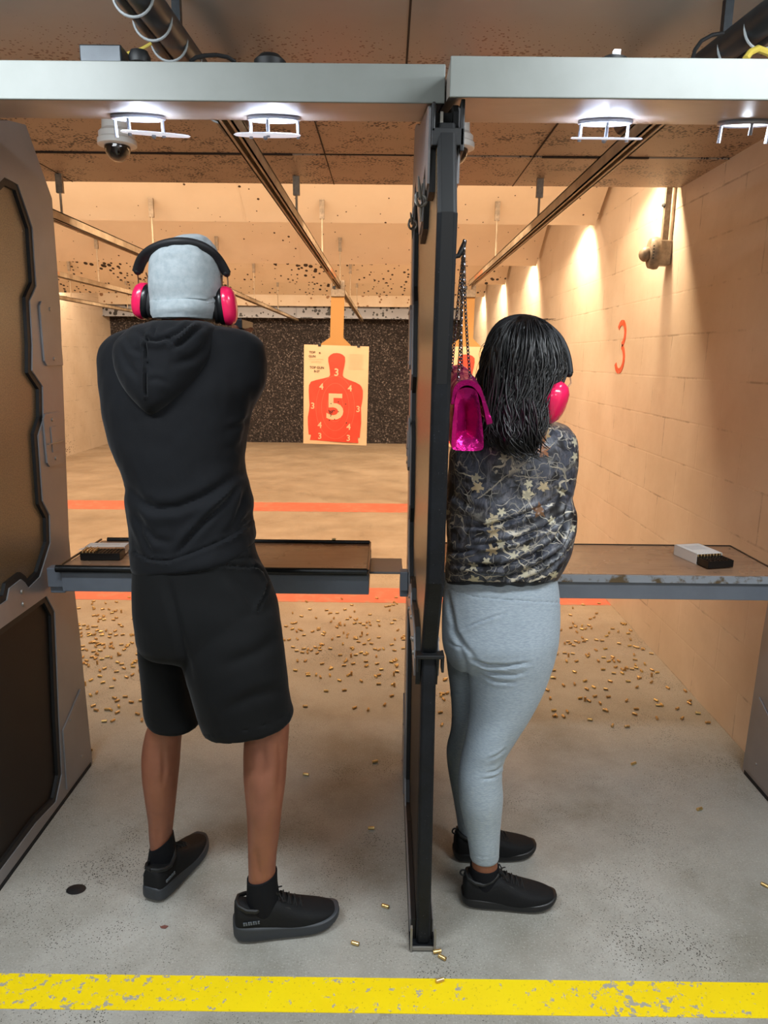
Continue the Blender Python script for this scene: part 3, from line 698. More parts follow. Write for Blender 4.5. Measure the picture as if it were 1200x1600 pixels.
# base channel
bc = MB(); bc.span((.080, 1.612, 0), (.140, 2.47, .008)).span((.0765, 1.614, 0), (.080, 2.47, .016)).span((.140, 1.614, 0), (.1435, 2.47, .016))
bc.build('base_channel', M['blackpaint'], div, smooth=False)
MB().span((.078, 1.606, 0), (.084, 1.618, .075)).span((.141, 1.606, 0), (.147, 1.618, .075)).span((.078, 1.608, .004), (.147, 1.614, .014)).build('base_clip', M['steel'], div, smooth=False, bevel=.001)
def plate_poly(x0, y0, x1, y1, r=.012):
    a = Lp(x0, y0); b = Lp(x1, y1); Y0, Y1 = min(a[0], b[0]), max(a[0], b[0]); Z0, Z1 = min(a[1], b[1]), max(a[1], b[1])
    return Y0, Y1, Z0, Z1
for s, X in ((1, FR + .0025), (-1, FL - .0025)):
    sg = s
    for (zt, zb, hw) in ((1.72, 1.515, 0), (1.36, 1.185, 1)):
        Y0, Y1 = (Lp(62, 520)[0], Lp(91, 520)[0]) if not hw else (Lp(71, 730)[0], Lp(97, 730)[0]); ym = (Y0 + Y1) / 2
        rr = .015; poly = [(Y0 + rr, zb), (Y1, zb), (Y1, zt), (Y0 + rr, zt), (Y0, zt - rr), (Y0, zb + rr)]
        p = MB().prism(poly, lambda u, v, d: Vector((X + sg * d, u, v)), 0, .006).build('access_plate', M['frame'], div, smooth=False, bevel=.001)
        for (yy, zz) in ((ym, zt - .022), (ym, zb + .022)):
            MB().lathe((X + sg * .006, yy, zz), [(0, 0), (.007, 0), (.005, .003), (0, .004)], ax=(sg, 0, 0), n=14).build('screw', M['screw'], p)
        if hw:
            MB().span((X + sg * .006, ym - .02, zb + .045), (X + sg * .009, ym + .025, zt - .045)).build('slot_plate', M['frame'], p, smooth=False)
            MB().cyl((X + sg * .010, ym - .05, zb + .075), (X + sg * .010, ym + .055, zb + .075), .0022, 8).build('rod', M['screw'], p)
    poly = [(2.26, .035), (2.452, .035), (2.43, .34), (2.27, .262)]
    p = MB().prism(poly, lambda u, v, d: Vector((X + sg * d, u, v)), 0, .005).build('corner_plate', M['frame'], div, smooth=False, bevel=.001)
    for (yy, zz) in ((2.33, .27), (2.39, .09)):
        MB().lathe((X + sg * .005, yy, zz), [(0, 0), (.006, 0), (.004, .003), (0, .004)], ax=(sg, 0, 0), n=12).build('screw', M['screw'], p)
    for (yy, zz) in ((2.10, .83), (2.10, .79), (1.74, .80), (1.78, .82), (1.86, .79), (1.92, .83)):
        MB().lathe((X, yy, zz), [(0, 0), (.008, 0), (.006, .004), (0, .005)], ax=(sg, 0, 0), n=12).build('bolt', M['screw'], div)
for dx, lb in ((-1.27, 'left stall divider at the left edge with wavy cut-out grey frame'), (1.315, 'right stall divider by the block wall, only its dark lower corner in view')):
    c = copy_tree(div); c.location.x += dx; c['label'] = lb

# spring clips on the left face of the middle divider, and the coat hook that carries the bag
def spring_clip(px, py, rot, label):
    c = at(px, py, X=.076); t = thing('spring_clip', c, label, 'clip', 'metal spring clips near the top of the middle divider')
    q = Matrix.Rotation(R(rot), 3, 'X')
    b = MB(); b.torus(c + Vector((-.010, 0, 0)), .014, .003, M=q @ Matrix.Rotation(R(60), 3, 'Z') @ Matrix.Rotation(R(80), 3, 'X'), n=24)
    b.torus(c + Vector((-.006, 0, -.002)), .012, .003, M=q @ Matrix.Rotation(R(75), 3, 'X'), n=24); b.build('coil', M['steel'], t)
    for s in (-1, 1):
        a = c + q @ Vector((-.008, s * .012, .004)); d = c + q @ Vector((-.008 + s * .006, s * .034, .040))
        MB().tube([a, a.lerp(d, .5), d], [.004, .0035, .002], 8).build('arm', M['steel'], t)
    MB().tube([c + Vector((-.006, 0, -.01)), c + q @ Vector((-.006, .006, -.045))], [.004, .001], 8).build('jaw', M['steel'], t)
spring_clip(662, 312, 0, 'upper metal spring clip on the middle divider')
spring_clip(648, 350, 25, 'lower metal spring clip on the middle divider')
hk = at(718, 378, Y=1.60); hk.x = .148
t = thing('coat_hook', (.137, 1.60, hk.z), 'small black hook on the right side of the middle divider', 'hook')
MB().tube([Vector((.138, 1.60, hk.z - .03)), Vector((.150, 1.60, hk.z - .028)), Vector((.158, 1.60, hk.z - .012)), Vector((.163, 1.60, hk.z + .004))], [.005, .0055, .006, .004], 10).build('prong', M['black'], t)
MB().span((.137, 1.585, hk.z - .05), (.141, 1.615, hk.z)).build('back_plate', M['black'], t, smooth=False)

# ------------------------------------------------------------------ benches
bt = thing('shooting_bench', (-.55, 2.4, .8), 'left shooting bench with raised black edging on a grey rail', 'bench', 'shooting benches of the two stalls')
MB().span((-1.06, 2.225, .79), (-.052, 2.27, .862)).span((-1.06, 2.54, .80), (-.052, 2.57, .855)).span((-1.06, 2.27, .80), (-1.03, 2.54, .85)).span((-.082, 2.27, .80), (-.052, 2.54, .85)).build('rail', M['benchgrey'], bt, smooth=False, bevel=.002)
MB().span((-1.06, 2.215, .862), (-.055, 2.575, .872)).build('bench_top', M['top'], bt, smooth=False)
e = MB(); e.tube([(-1.068, 2.212, .872), (-.058, 2.212, .872)], .0125, 12, cap=True); e.build('front_edging', M['traybl'], bt)
e = MB(); e.tube([(-1.04, 2.575, .876), (-.8, 2.575, .876)], .009, 10); e.tube([(-.62, 2.575, .876), (-.058, 2.575, .876)], .008, 10); e.build('rear_edging', M['traybl'], bt)
MB().tube([(-1.064, 2.212, .876), (-1.064, 2.575, .876)], .004, 8).tube([(-.056, 2.212, .876), (-.056, 2.575, .876)], .004, 8).build('side_edging', M['traybl'], bt)
MB().span((-.052, 2.30, .838), (.060, 2.47, .846)).build('mounting_plate', M['frame'], bt, smooth=False, bevel=.002)
for (x0, x1) in ((-1.112, -1.062), (.05, .0765)):
    MB().span((x0, 2.235, .80), (x1, 2.275, .866)).span((x0, 2.25, .775), (x1, 2.30, .83)).build('end_bracket', M['benchgrey'], bt, smooth=False, bevel=.003)
MB().tube([(-.20, 2.575, .886), (-.185, 2.575, .887)], .004, 8).build('edge_clip', M['brass'], bt)
bt2 = thing('shooting_bench', (.73, 2.4, .8), 'right shooting bench with chipped grey front edge against the block wall', 'bench', 'shooting benches of the two stalls')
MB().span((.165, 2.225, .785), (1.372, 2.27, .845)).span((.165, 2.56, .80), (1.30, 2.59, .855)).span((.165, 2.27, .80), (.20, 2.56, .85)).span((1.27, 2.27, .80), (1.30, 2.56, .85)).build('rail', M['benchgrey'], bt2, smooth=False, bevel=.002)
MB().span((.165, 2.215, .845), (1.372, 2.225, .868)).build('worn_edge', M['worn'], bt2, smooth=False)
MB().span((.165, 2.225, .862), (1.30, 2.60, .870)).build('bench_top', M['top'], bt2, smooth=False)
MB().span((.165, 2.60, .860), (1.305, 2.606, .873)).span((1.30, 2.225, .860), (1.306, 2.606, .873)).build('rear_edging', M['traybl'], bt2, smooth=False)

# ------------------------------------------------------------------ ammunition on the benches
def ammo(c, rot, zt, boxlabel, traylabel, cl_label, group, boxd, trayd, rows, tray_off, open_end):
    Mx = Matrix.Translation(Vector((c[0], c[1], zt))) @ Matrix.Rotation(R(rot), 4, 'Z')
    t = thing('ammunition_box', (c[0], c[1], zt), boxlabel, 'box')
    w_, l_, h_ = boxd; th = .0012
    b = MB(); b.span((-w_ / 2, -l_ / 2, 0), (w_ / 2, l_ / 2, th)).span((-w_ / 2, -l_ / 2, h_ - th), (w_ / 2, l_ / 2, h_)).span((-w_ / 2, -l_ / 2, 0), (-w_ / 2 + th, l_ / 2, h_)).span((w_ / 2 - th, -l_ / 2, 0), (w_ / 2, l_ / 2, h_))
    if open_end == 'tray': b.span((-w_ / 2, l_ / 2 - th, 0), (w_ / 2, l_ / 2, h_))
    b.xform(Mx).build('carton', M['boxwhite'], t, smooth=False)
    MB().span((-w_ * .3, -l_ * .1, h_), (w_ * .3, l_ * .3, h_ + .0004)).xform(Mx).build('printed_panel', M['boxgrey'], t, smooth=False)
    if open_end != 'tray':
        MB().prism([(-w_ / 2, -l_ * .45), (-w_ / 2 - .028, -l_ * .2), (-w_ / 2 - .03, l_ * .1), (-w_ / 2, l_ * .35)], lambda u, v, d: Vector((u, v, h_ * .6 + d + (u + w_ / 2) * .2)), 0, .001).xform(Mx).build('open_flap', M['boxwhite'], t, smooth=False)
        MB().span((-.004, -l_ / 2 - .0005, h_ * .35), (.004, -l_ / 2, h_ * .6)).xform(Mx).build('small_mark', M['black'], t, smooth=False)
    # tray: a block with a grid of round wells, standing on end walls
    nx, ny = trayd; p = .0118; W, L = nx * p, ny * p; H = .024
    Mt = Mx @ Matrix.Translation(Vector(tray_off))
    b = MB(); b.span((-W / 2, -L / 2, 0), (W / 2, L / 2, .003)).span((-W / 2, -L / 2, 0), (-W / 2 + .001, L / 2, H)).span((W / 2 - .001, -L / 2, 0), (W / 2, L / 2, H))
    for i in range(nx + 1): b.span((-W / 2 + i * p - .0008, -L / 2, 0), (-W / 2 + i * p + .0008, L / 2, H if i % 1 == 0 else H))
    for j in range(ny + 1): b.span((-W / 2, -L / 2 + j * p - .0008, 0), (W / 2, -L / 2 + j * p + .0008, H))
    o = b.xform(Mt).build('ammunition_tray', M['traybl'], smooth=False, loc=tuple(Mt.translation))
    tag(o, traylabel, 'tray')
    proto = None
    for (i, j) in rows:
        q = Mt @ Vector((-W / 2 + (i + .5) * p, -L / 2 + (j + .5) * p, .0035))
        if proto is None:
            proto = thing('cartridge', q, cl_label, 'cartridge', group)
            MB().lathe(q, [(0, 0), (.0048, 0), (.0048, .0195), (.0047, .020), (0, .020)], n=12).build('case', M['brass'], proto)
            MB().lathe(q + Vector((0, 0, .020)), [(.0045, 0), (.0044, .004), (.0032, .008), (0, .010)], n=12).build('bullet', M['bullet'], proto)
        else:
            k = copy_tree(proto); k.location = q
pB = at(140, 873, Z=.875)
ammo((-.975, 2.41), 3, .8745, 'white ammunition box with open flap at the left end of the left bench', 'black ammunition tray partly filled with cartridges on the left bench',
     'brass cartridge standing in the black tray on the left bench', 'cartridges in the tray on the left bench', (.136, .055, .026), (11, 5), [(i, j) for i in range(4) for j in range(5) if (i, j) != (2, 4)], (.008, -.075, 0), 'side')
ammo((1.10, 2.42), 12, .8705, 'white ammunition box lying on the right bench near the block wall', 'black ammunition tray sliding out of the white box on the right bench',
     'pale cartridge at the mouth of the white box on the right bench', 'cartridges in the tray on the right bench', (.098, .13, .037), (8, 7), [(i, 5) for i in range(8)] + [(i, 6) for i in range(8)], (.0, -.085, 0.004), 'tray')

# ------------------------------------------------------------------ trolley rails, carriers, hangers, targets
hang = [(3.70, CZ), (5.10, 2.565), (6.98, 2.62), (8.86, 2.63), (10.75, 2.65)]
def rail(X, ya, yb, label, red=False):
    t = thing('trolley_rail', (X, ya, 2.2), label, 'rail', 'trolley rails above the lanes')
    b = MB(); b.span((X - .021, ya, 2.178), (X - .016, yb, 2.222)).span((X + .016, ya, 2.178), (X + .021, yb, 2.222)).span((X - .021, ya, 2.217), (X + .021, yb, 2.222)).span((X - .021, ya, 2.178), (X - .008, yb, 2.182)).span((X + .008, ya, 2.178), (X + .021, yb, 2.182))
    b.build('channel', M['alu'], t, smooth=False)
    for (y, z) in hang:
        if ya - .05 < y < yb:
            MB().cyl((X, y, 2.222), (X, y, z + .03), .006, 8).build('hanger_rod', M['alu'], t)
            MB().span((X - .016, y - .01, z - .10 if y > 4 else z - .09), (X + .016, y + .01, z + .02 if y > 4 else z)).build('hanger_bracket', M['devgrey'], t, smooth=False)
    MB().span((X - .023, 5.6, 2.185), (X + .023, 6.1, 2.215)).build('red_tape', M['redalu'], t, smooth=False)
    return t
rail(-.45, 2.02, 13.0, 'trolley rail running down the middle of the left lane to its target')
rail(.73, 2.02, 6.515, 'trolley rail of the right lane beside the block wall')
rail(-1.60, 2.6, 13.0, 'trolley rail just right of the left divider, passing behind the grey beanie')
rail(-2.72, 3.6, 12.6, 'second trolley rail from the left divider, seen low behind the beanie')
rail(-3.80, 3.9, 12.0, 'farthest left trolley rail near the scuffed left wall')

def target(X, Y, tilt, lab):
    t = thing('target_carrier', (X, Y, 2.16), lab[0], 'carrier', 'target carriers on the trolley rails')
    z = 2.15
    MB().span((X - .062, Y - .03, z - .065), (X + .062, Y + .03, z + .0)).span((X + .026, Y - .03, z), (X + .062, Y + .03, z + .075)).span((X - .062, Y - .03, z), (X - .045, Y + .03, z + .05)).build('housing', M['devgrey'], t, smooth=False, bevel=.003)
    MB().cyl((X - .03, Y - .033, z + .01), (X - .03, Y - .045, z + .01), .014, 16).build('wheel', M['black'], t)
    q = Matrix.Translation((X, Y, 2.09)) @ Matrix.Rotation(R(tilt), 4, 'Y')
    def P(u, v, d=0): return q @ Vector((u, d, v))
    # hanger: strip that flares out above the sheet
    h = MB().prism([(-.062, 0), (.058, 0), (.055, -.36), (.125, -.425), (.125, -.60), (-.155, -.60), (-.155, -.425), (-.065, -.36)], lambda u, v, d: P(u, v, d), -.004, .004)
    tag(h.build('cardboard_hanger', M['card'], smooth=False, loc=(X, Y, 1.9)), lab[1], 'hanger', 'cardboard hangers under the carriers')
    # sheet: .585 wide, .90 high, top at 1.655
    W, H, u0, v0 = .590, .900, -.300, -.430
    def Q(u, v, d=0): return P(u0 + u * W, v0 - v * H, -.006 - d)
    s = MB(); nn = 8
    vs = [Q(i / nn, j / nn, .004 * math.sin(i * .9) * (j / nn)) for j in range(nn + 1) for i in range(nn + 1)]
    vb = [v + Vector((0, .0012, 0)) for v in vs]; N1 = len(vs)
    fs = []
    for j in range(nn):
        for i in range(nn):
            a = j * (nn + 1) + i; fs.append((a, a + 1, a + nn + 2, a + nn + 1)); fs.append(tuple(k + N1 for k in (a, a + nn + 1, a + nn + 2, a + 1)))
    bd = [i for i in range(nn)]
    for i in range(nn):
        for a, b in ((i, i + 1), (nn * (nn + 1) + i, nn * (nn + 1) + i + 1), (i * (nn + 1), (i + 1) * (nn + 1)), (i * (nn + 1) + nn, (i + 1) * (nn + 1) + nn)): fs.append((a, b, b + N1, a + N1))
    s.add(vs + vb, fs)
    ps = thing('paper_target', P(u0 + W / 2, v0 - H / 2), lab[2], 'target', 'paper silhouette targets')
    s.build('sheet', M['paper'], ps, smooth=False)
    Z = lambda x, y: ((x - 184) / 541, (y - 644) / 822)
    sil = [(460, 705), (485, 708), (508, 718), (526, 735), (528, 770), (522, 810), (514, 850), (510, 885), (520, 902), (560, 920), (620, 940), (655, 958), (672, 978), (682, 1005), (682, 1060), (677, 1110), (668, 1150), (672, 1210), (674, 1280), (668, 1350), (665, 1402), (648, 1400), (655, 1448), (450, 1442), (240, 1434), (250, 1390), (229, 1386), (222, 1300), (221, 1240), (230, 1190), (235, 1140), (230, 1080), (227, 1020), (229, 975), (245, 945), (290, 930), (350, 915), (395, 902), (405, 885), (402, 850), (396, 810), (388, 775), (388, 742), (405, 722), (430, 708)]
    b = MB().prism([Z(*p) for p in sil], lambda u, v, d: Q(u, v, d), .0045, .0052); body = b.build('red_silhouette', M['redink'], ps, smooth=False)
    def txt(str_, x, y, hpx, mat, nm, xs=1.0, par=None, dd=.0062):
        size = hpx / 822 * H / .70
        c0 = Z(x, y)
        text(str_, size, lambda a, b_, d: q @ Vector((u0 + c0[0] * W + a, -.006 - dd + d * .5, v0 - c0[1] * H + b_)), xs=xs).build(nm, mat, par or ps, smooth=False)
    for ch, x, y, h_ in (('5', 452, 1158, 212), ('3', 458, 865, 60), ('4', 333, 985, 50), ('4', 573, 992, 50), ('3', 262, 1147, 50), ('3', 646, 1163, 50), ('4', 323, 1307, 50), ('4', 569, 1315, 50), ('3', 325, 1400, 50), ('3', 569, 1410, 50)):
        txt(ch, x, y, h_, M['paper'], 'score_numeral', 1.12 if ch == '5' else 1.0)
    txt('TOP', 253, 706, 18, M['ink'], 'print_line'); txt('GUN', 253, 738, 18, M['ink'], 'print_line')
    txt('TOP GUN', 293, 829, 19, M['ink'], 'print_line'); txt('B-27', 293, 859, 17, M['ink'], 'print_line')
    txt('*', 316, 716, 26, M['ink'], 'print_line')
    pr_ = MB()
    for (xa, xb, ya) in [(222, 340, 757), (230, 335, 772), (240, 330, 784)] + [(560, 685 - 8 * (i % 3), 712 + i * 13) for i in range(10)]:
        for k in range(0, int(xb - xa), 9):
            a = Z(xa + k, ya); c = Z(xa + k + 6, ya + 3); pr_.prism([a, (c[0], a[1]), c, (a[0], c[1])], lambda u, v, d: Q(u, v, d), .0046, .005)
    pr_.build('small_print', M['paleink'], ps, smooth=False)
    for (rx, ry, cy) in ((70, 120, 1155), (118, 200, 1150), (165, 265, 1155)):
        rg = MB(); pts = arc(452, cy, rx, ry, 0, 360, 48)
        o_ = [Z(x, y) for x, y in pts[:-1]]; i_ = [Z(452 + (x - 452) * (1 - 4 / rx), cy + (y - cy) * (1 - 4 / ry)) for x, y in pts[:-1]]
        rg.prism(o_, lambda u, v, d: Q(u, v, d), .0054, .0058, holes=[i_]); rg.build('scoring_ring', M['rink2'], ps, smooth=False)
    hl = MB()
    for (x, y) in ((400, 1180), (412, 1186), (425, 1183), (436, 1178), (446, 1180), (418, 1196), (430, 1190), (404, 1192), (412, 1208), (420, 1216), (415, 1226), (408, 1200), (480, 1188), (416, 1122), (478, 1105), (540, 1122), (448, 1252), (404, 1262), (550, 1280), (424, 1200)):
        hl.prism([Z(x + 4.5 * math.cos(a), y + 4.5 * math.sin(a)) for a in [k * math.pi / 4 for k in range(8)]], lambda u, v, d: Q(u, v, d), .0066, .0069)
    hl.build('bullet_holes', M['black'], ps, smooth=False)
    for x in (313, 638):
        c = Z(x, 640); p = Q(c[0], c[1])
        k = thing('binder_clip', p, lab[3] + ('left' if x < 400 else 'right') + ' upper corner', 'clip', 'binder clips on the targets')
        MB().box(p + Vector((0, 0, -.006)), (.026, .014, .022)).build('clip_body', M['black'], k, smooth=False, bevel=.002)
        MB().torus(p + Vector((0, -.008, .010)), .006, .0015, ax=(0, 1, .3), n=14, m=6).build('clip_wire', M['steel'], k)
target(-.447, 6.62, 1.2, ('target carrier at the end of the left lane rail, above the full target', 'cardboard hanger holding up the paper target in the left lane', 'cream paper target with red silhouette hanging in the left lane, numbers in full view', 'small black binder clip on the left lane target, '))
target(.712, 6.55, 0, ('target carrier on the right lane rail beside the middle divider', 'cardboard hanger in the right lane behind the chain of the pink bag', 'paper target in the right lane mostly hidden behind the long-haired person and pink bag', 'small black binder clip on the right lane target, '))

# ------------------------------------------------------------------ device on the right wall
c = at(1046, 396, X=XR); yy, zz = c.y, c.z
t = thing('wall_sensor', (XR, yy, zz), 'grey box with round lens and conduit high on the block wall', 'wall device')
MB().span((XR - .075, yy - .035, zz - .062), (XR, yy + .035, zz + .062)).build('back_box', M['devgrey'], t, smooth=False, bevel=.006)
bb = MB().loft([[(XR - .060 - k[0], yy + k[1] * math.cos(a), zz + k[2] * math.sin(a) * (1 if abs(math.sin(a)) < .9 else .97)) for a in [2 * math.pi * i / 24 for i in range(24)]] for k in ((0, .05, .082), (.018, .052, .085), (.045, .045, .078), (.052, .036, .066))])
bb.build('front_cover', M['devgrey'], t)
MB().ball((XR - .125, yy, zz - .005), (.034, .036, .038), 20, 12).build('lens', M['devgrey'], t)
for k in range(5): MB().lathe((XR - .10, yy - .048, zz - .03 + k * .015), [(0, 0), (.004, 0), (.003, .003), (0, .003)], ax=(0, -1, 0), n=10).build('vent_hole', M['black'], t)
MB().span((XR - .048, yy - .014, zz + .06), (XR - .018, yy + .014, 3.0)).build('flat_conduit', M['devgrey'], t, smooth=False)
MB().cyl((XR - .010, yy - .02, zz + .06), (XR - .010, yy - .02, 3.0), .008, 10).build('round_conduit', M['alu'], t)
MB().lathe((XR - .048, yy, zz + .235), [(0, 0), (.012, 0), (.010, .010), (0, .012)], ax=(-1, -.6, 0), n=12).build('knob', M['black'], t)
# ================================================================== PEOPLE
def ring(L, Rr, Y, b, p=2.0, n=40, bf=None):
    """horizontal(ish) section through the points L and R (pixels) at depth Y; b = half depth towards the viewer, bf away"""
    YL, YR = Y if isinstance(Y, tuple) else (Y, Y)
    A = at(L[0], L[1], Y=YL); B = at(Rr[0], Rr[1], Y=YR); c = (A + B) / 2; u = (B - A) / 2; bf = b if bf is None else bf
    nrm = Vector((-u.y, u.x, 0)); nrm = nrm.normalized() if nrm.length > 1e-6 else Vector((0, 1, 0))
    out = []
    for i in range(n):
        a = 2 * math.pi * i / n; ca, sa = math.cos(a), math.sin(a)
        out.append(c + u * (math.copysign(abs(ca) ** (2 / p), ca)) + nrm * ((bf if sa > 0 else b) * math.copysign(abs(sa) ** (2 / p), sa)))
    return out
def rings(spec, p=2.0):
    out = []
    for s in spec:
        y, xl, xr, Y, b = s[:5]
        yl, yr = y if isinstance(y, tuple) else (y, y)
        out.append(ring((xl, yl), (xr, yr), Y, b, p, bf=s[5] if len(s) > 5 else None))
    return out
def dens(spec, k=3):   # smooth in-between sections
    out = []
    g = lambda v, i: v[i] if isinstance(v, tuple) else v
    def cr(a, b, c, d, t): return .5 * ((2 * b) + (-a + c) * t + (2 * a - 5 * b + 4 * c - d) * t * t + (-a + 3 * b - 3 * c + d) * t ** 3)
    ex = [((g(s[0], 0), g(s[0], 1)), s[1], s[2], (g(s[3], 0), g(s[3], 1)), s[4], s[5] if len(s) > 5 else s[4]) for s in spec]
    for i in range(len(ex) - 1):
        q = [ex[max(i - 1, 0)], ex[i], ex[i + 1], ex[min(i + 2, len(ex) - 1)]]
        for j in range(k):
            t = j / k; f = lambda h: cr(h(q[0]), h(q[1]), h(q[2]), h(q[3]), t)
            out.append(((f(lambda s: s[0][0]), f(lambda s: s[0][1])), f(lambda s: s[1]), f(lambda s: s[2]), (f(lambda s: s[3][0]), f(lambda s: s[3][1])), f(lambda s: s[4]), f(lambda s: s[5])))
    out.append(ex[-1]); return out
def creases(lines, near_only=True, amp_noise=.003, nsc=(7, 7, 4), seed=0, fine=.0008):
    """lines: (points px, width px, depth m, ridge)"""
    L = [([Vector(p) for p in pts], w_, a_, r_) for pts, w_, a_, r_ in lines]
    def fn(c, n):
        q = Vector((c.x * nsc[0] + seed, c.y * nsc[1], c.z * nsc[2]))
        d = amp_noise * noise.noise(q) + fine * noise.noise(q * 5)
        if near_only and n.y > .35: return d
        fac = 1 if n.y < 0 else 1 - n.y / .35
        P = Vector(pr(c))
        for pts, w_, a_, r_ in L:
            best = 1e9; sg = 1; tt = 0; tot = len(pts) - 1
            for i in range(tot):
                a, b = pts[i], pts[i + 1]; ab = b - a; t = max(0, min(1, (P - a).dot(ab) / ab.length_squared))
                e = P - (a + ab * t)
                if e.length < best: best = e.length; sg = 1 if ab.x * e.y - ab.y * e.x > 0 else -1; tt = (i + t) / tot
            if best < w_ * 5:
                s = best * sg; env = min(1, .25 + 4 * tt * (1 - tt)) if r_ >= 0 else 1; rr = abs(r_)
                d += fac * a_ * env * (-math.exp(-(s / w_) ** 2) + rr * math.exp(-((s - 2.0 * w_) / (1.6 * w_)) ** 2) + rr * .5 * math.exp(-((s + 2.0 * w_) / (1.6 * w_)) ** 2))
        return d
    return fn
def split_build(me, pred, na, ma, pa, nb, mb_, grow=.0016):
    """faces satisfying pred become nb (child of the other object)"""
    me2 = me.copy()
    for m_, keep in ((me2, True),):
        bm = bmesh.new(); bm.from_mesh(m_)
        kill = [f for f in bm.faces if bool(pred(f.calc_center_median())) != keep]
        bmesh.ops.delete(bm, geom=kill, context='FACES')
        if keep:
            bm.normal_update()
            bvs = [v for v in bm.verts if v.is_boundary]
            for it in range(14):
                tg = {v: sum((e.other_vert(v).co for e in v.link_edges if e.is_boundary), Vector()) / max(1, sum(e.is_boundary for e in v.link_edges)) for v in bvs}
                for v in bvs: v.co = v.co.lerp(tg[v], .5)
            for v in bm.verts: v.co += v.normal * grow
            r = bmesh.ops.solidify(bm, geom=bm.faces[:], thickness=-.004) if grow > .002 else None
        bm.to_mesh(m_); bm.free(); m_.update()
    o = link(me, na, ma, pa); k = link(me2, nb, mb_, o)
    return o, k

def hand(mb, wrist, f, n, s, curl=(35, 45, 30), r=.0082, thumb=1):
    """f: towards the finger tips, n: back of the hand, s: thumb side"""
    f, n, s = Vector(f).normalized(), Vector(n).normalized(), Vector(s).normalized(); wrist = Vector(wrist)
    Mx = Matrix((s, f, n)).transposed()
    mb.ball(wrist + f * .045, (.040, .050, .0155), 16, 10, M=Mx); mb.ball(wrist + f * .065, (.040, .030, .014), 16, 10, M=Mx)
    for k, (o, ln) in enumerate(((.030, .072), (.010, .082), (-.011, .076), (-.031, .060))):
        p = wrist + f * (.078 - .003 * abs(k - 1)) + s * o; d = f.copy(); pts = [p - f * .025]; rs = [r * 1.1]
        pts.append(p.copy()); rs.append(r * 1.08)
        for sg, cu in zip((.45, .32, .23), curl):
            q = Matrix.Rotation(R(cu), 3, s.cross(n) * 0 + s); d = (Matrix.Rotation(R(-cu), 3, s) if (Matrix.Rotation(R(-cu), 3, s) @ f).dot(n) < 0 else Matrix.Rotation(R(cu), 3, s)) @ d
            p = p + d * ln * sg; pts.append(p.copy()); rs.append(r * (1 - .12 * len(rs) * .4))
        mb.tube(pts, rs, 10); mb.ball(pts[-1], rs[-1], 10, 6)
    p = wrist + f * .022 + s * .030 - n * .006; d = (f * .75 + s * .55 - n * .25).normalized()
    pts = [p - d * .012, p + d * .02, p + d * .045 , p + d * .045 + (d * .6 + f * .6 - n * .15).normalized() * .028]
    mb.tube(pts, [.013, .0125, .0105, .0085], 10); mb.ball(pts[-1], .0088, 10, 6)

def head(mb, c, yaw=0, pitch=0, k=1.0):
    """c: middle of the head, face towards +Y"""
    q = Matrix.Translation(c) @ Matrix.Rotation(R(yaw), 4, 'Z') @ Matrix.Rotation(R(pitch), 4, 'X') @ Matrix.Scale(k, 4)
    m = MB(); m.ball((0, -.012, .022), (.074, .094, .092), 24, 16); m.ball((0, .02, -.035), (.060, .070, .075), 20, 14)
    m.ball((0, .055, -.088), (.030, .030, .022), 14, 10); m.ball((0, .072, .012), (.055, .018, .014), 14, 8)
    m.tube([(0, .082, .010), (0, .104, -.022), (0, .098, -.030)], [.008, .013, .010], 10)
    for s in (-1, 1):
        m.ball((s * .010, .090, -.030), (.008, .010, .007), 10, 6); m.ball((s * .030, .078, -.004), (.013, .009, .009), 12, 8)
        m.ball((s * .040, .062, -.030), (.018, .018, .018), 12, 8)
        e = Matrix.Translation((s * .074, -.005, -.008)) @ Matrix.Rotation(R(s * 20), 4, 'Z')
        x = MB().torus((0, 0, 0), .019, .0055, ax=(1, 0, 0), n=18, m=8, sc=(1.0, .7)); x.ball((0, 0, 0), (.006, .014, .024), 10, 8); x.xform(e); m.add(x.v, x.f)
    m.ball((0, .086, -.052), (.022, .010, .006), 14, 8); m.ball((0, .083, -.062), (.019, .010, .007), 14, 8)
    m.xform(q); mb.add(m.v, m.f)

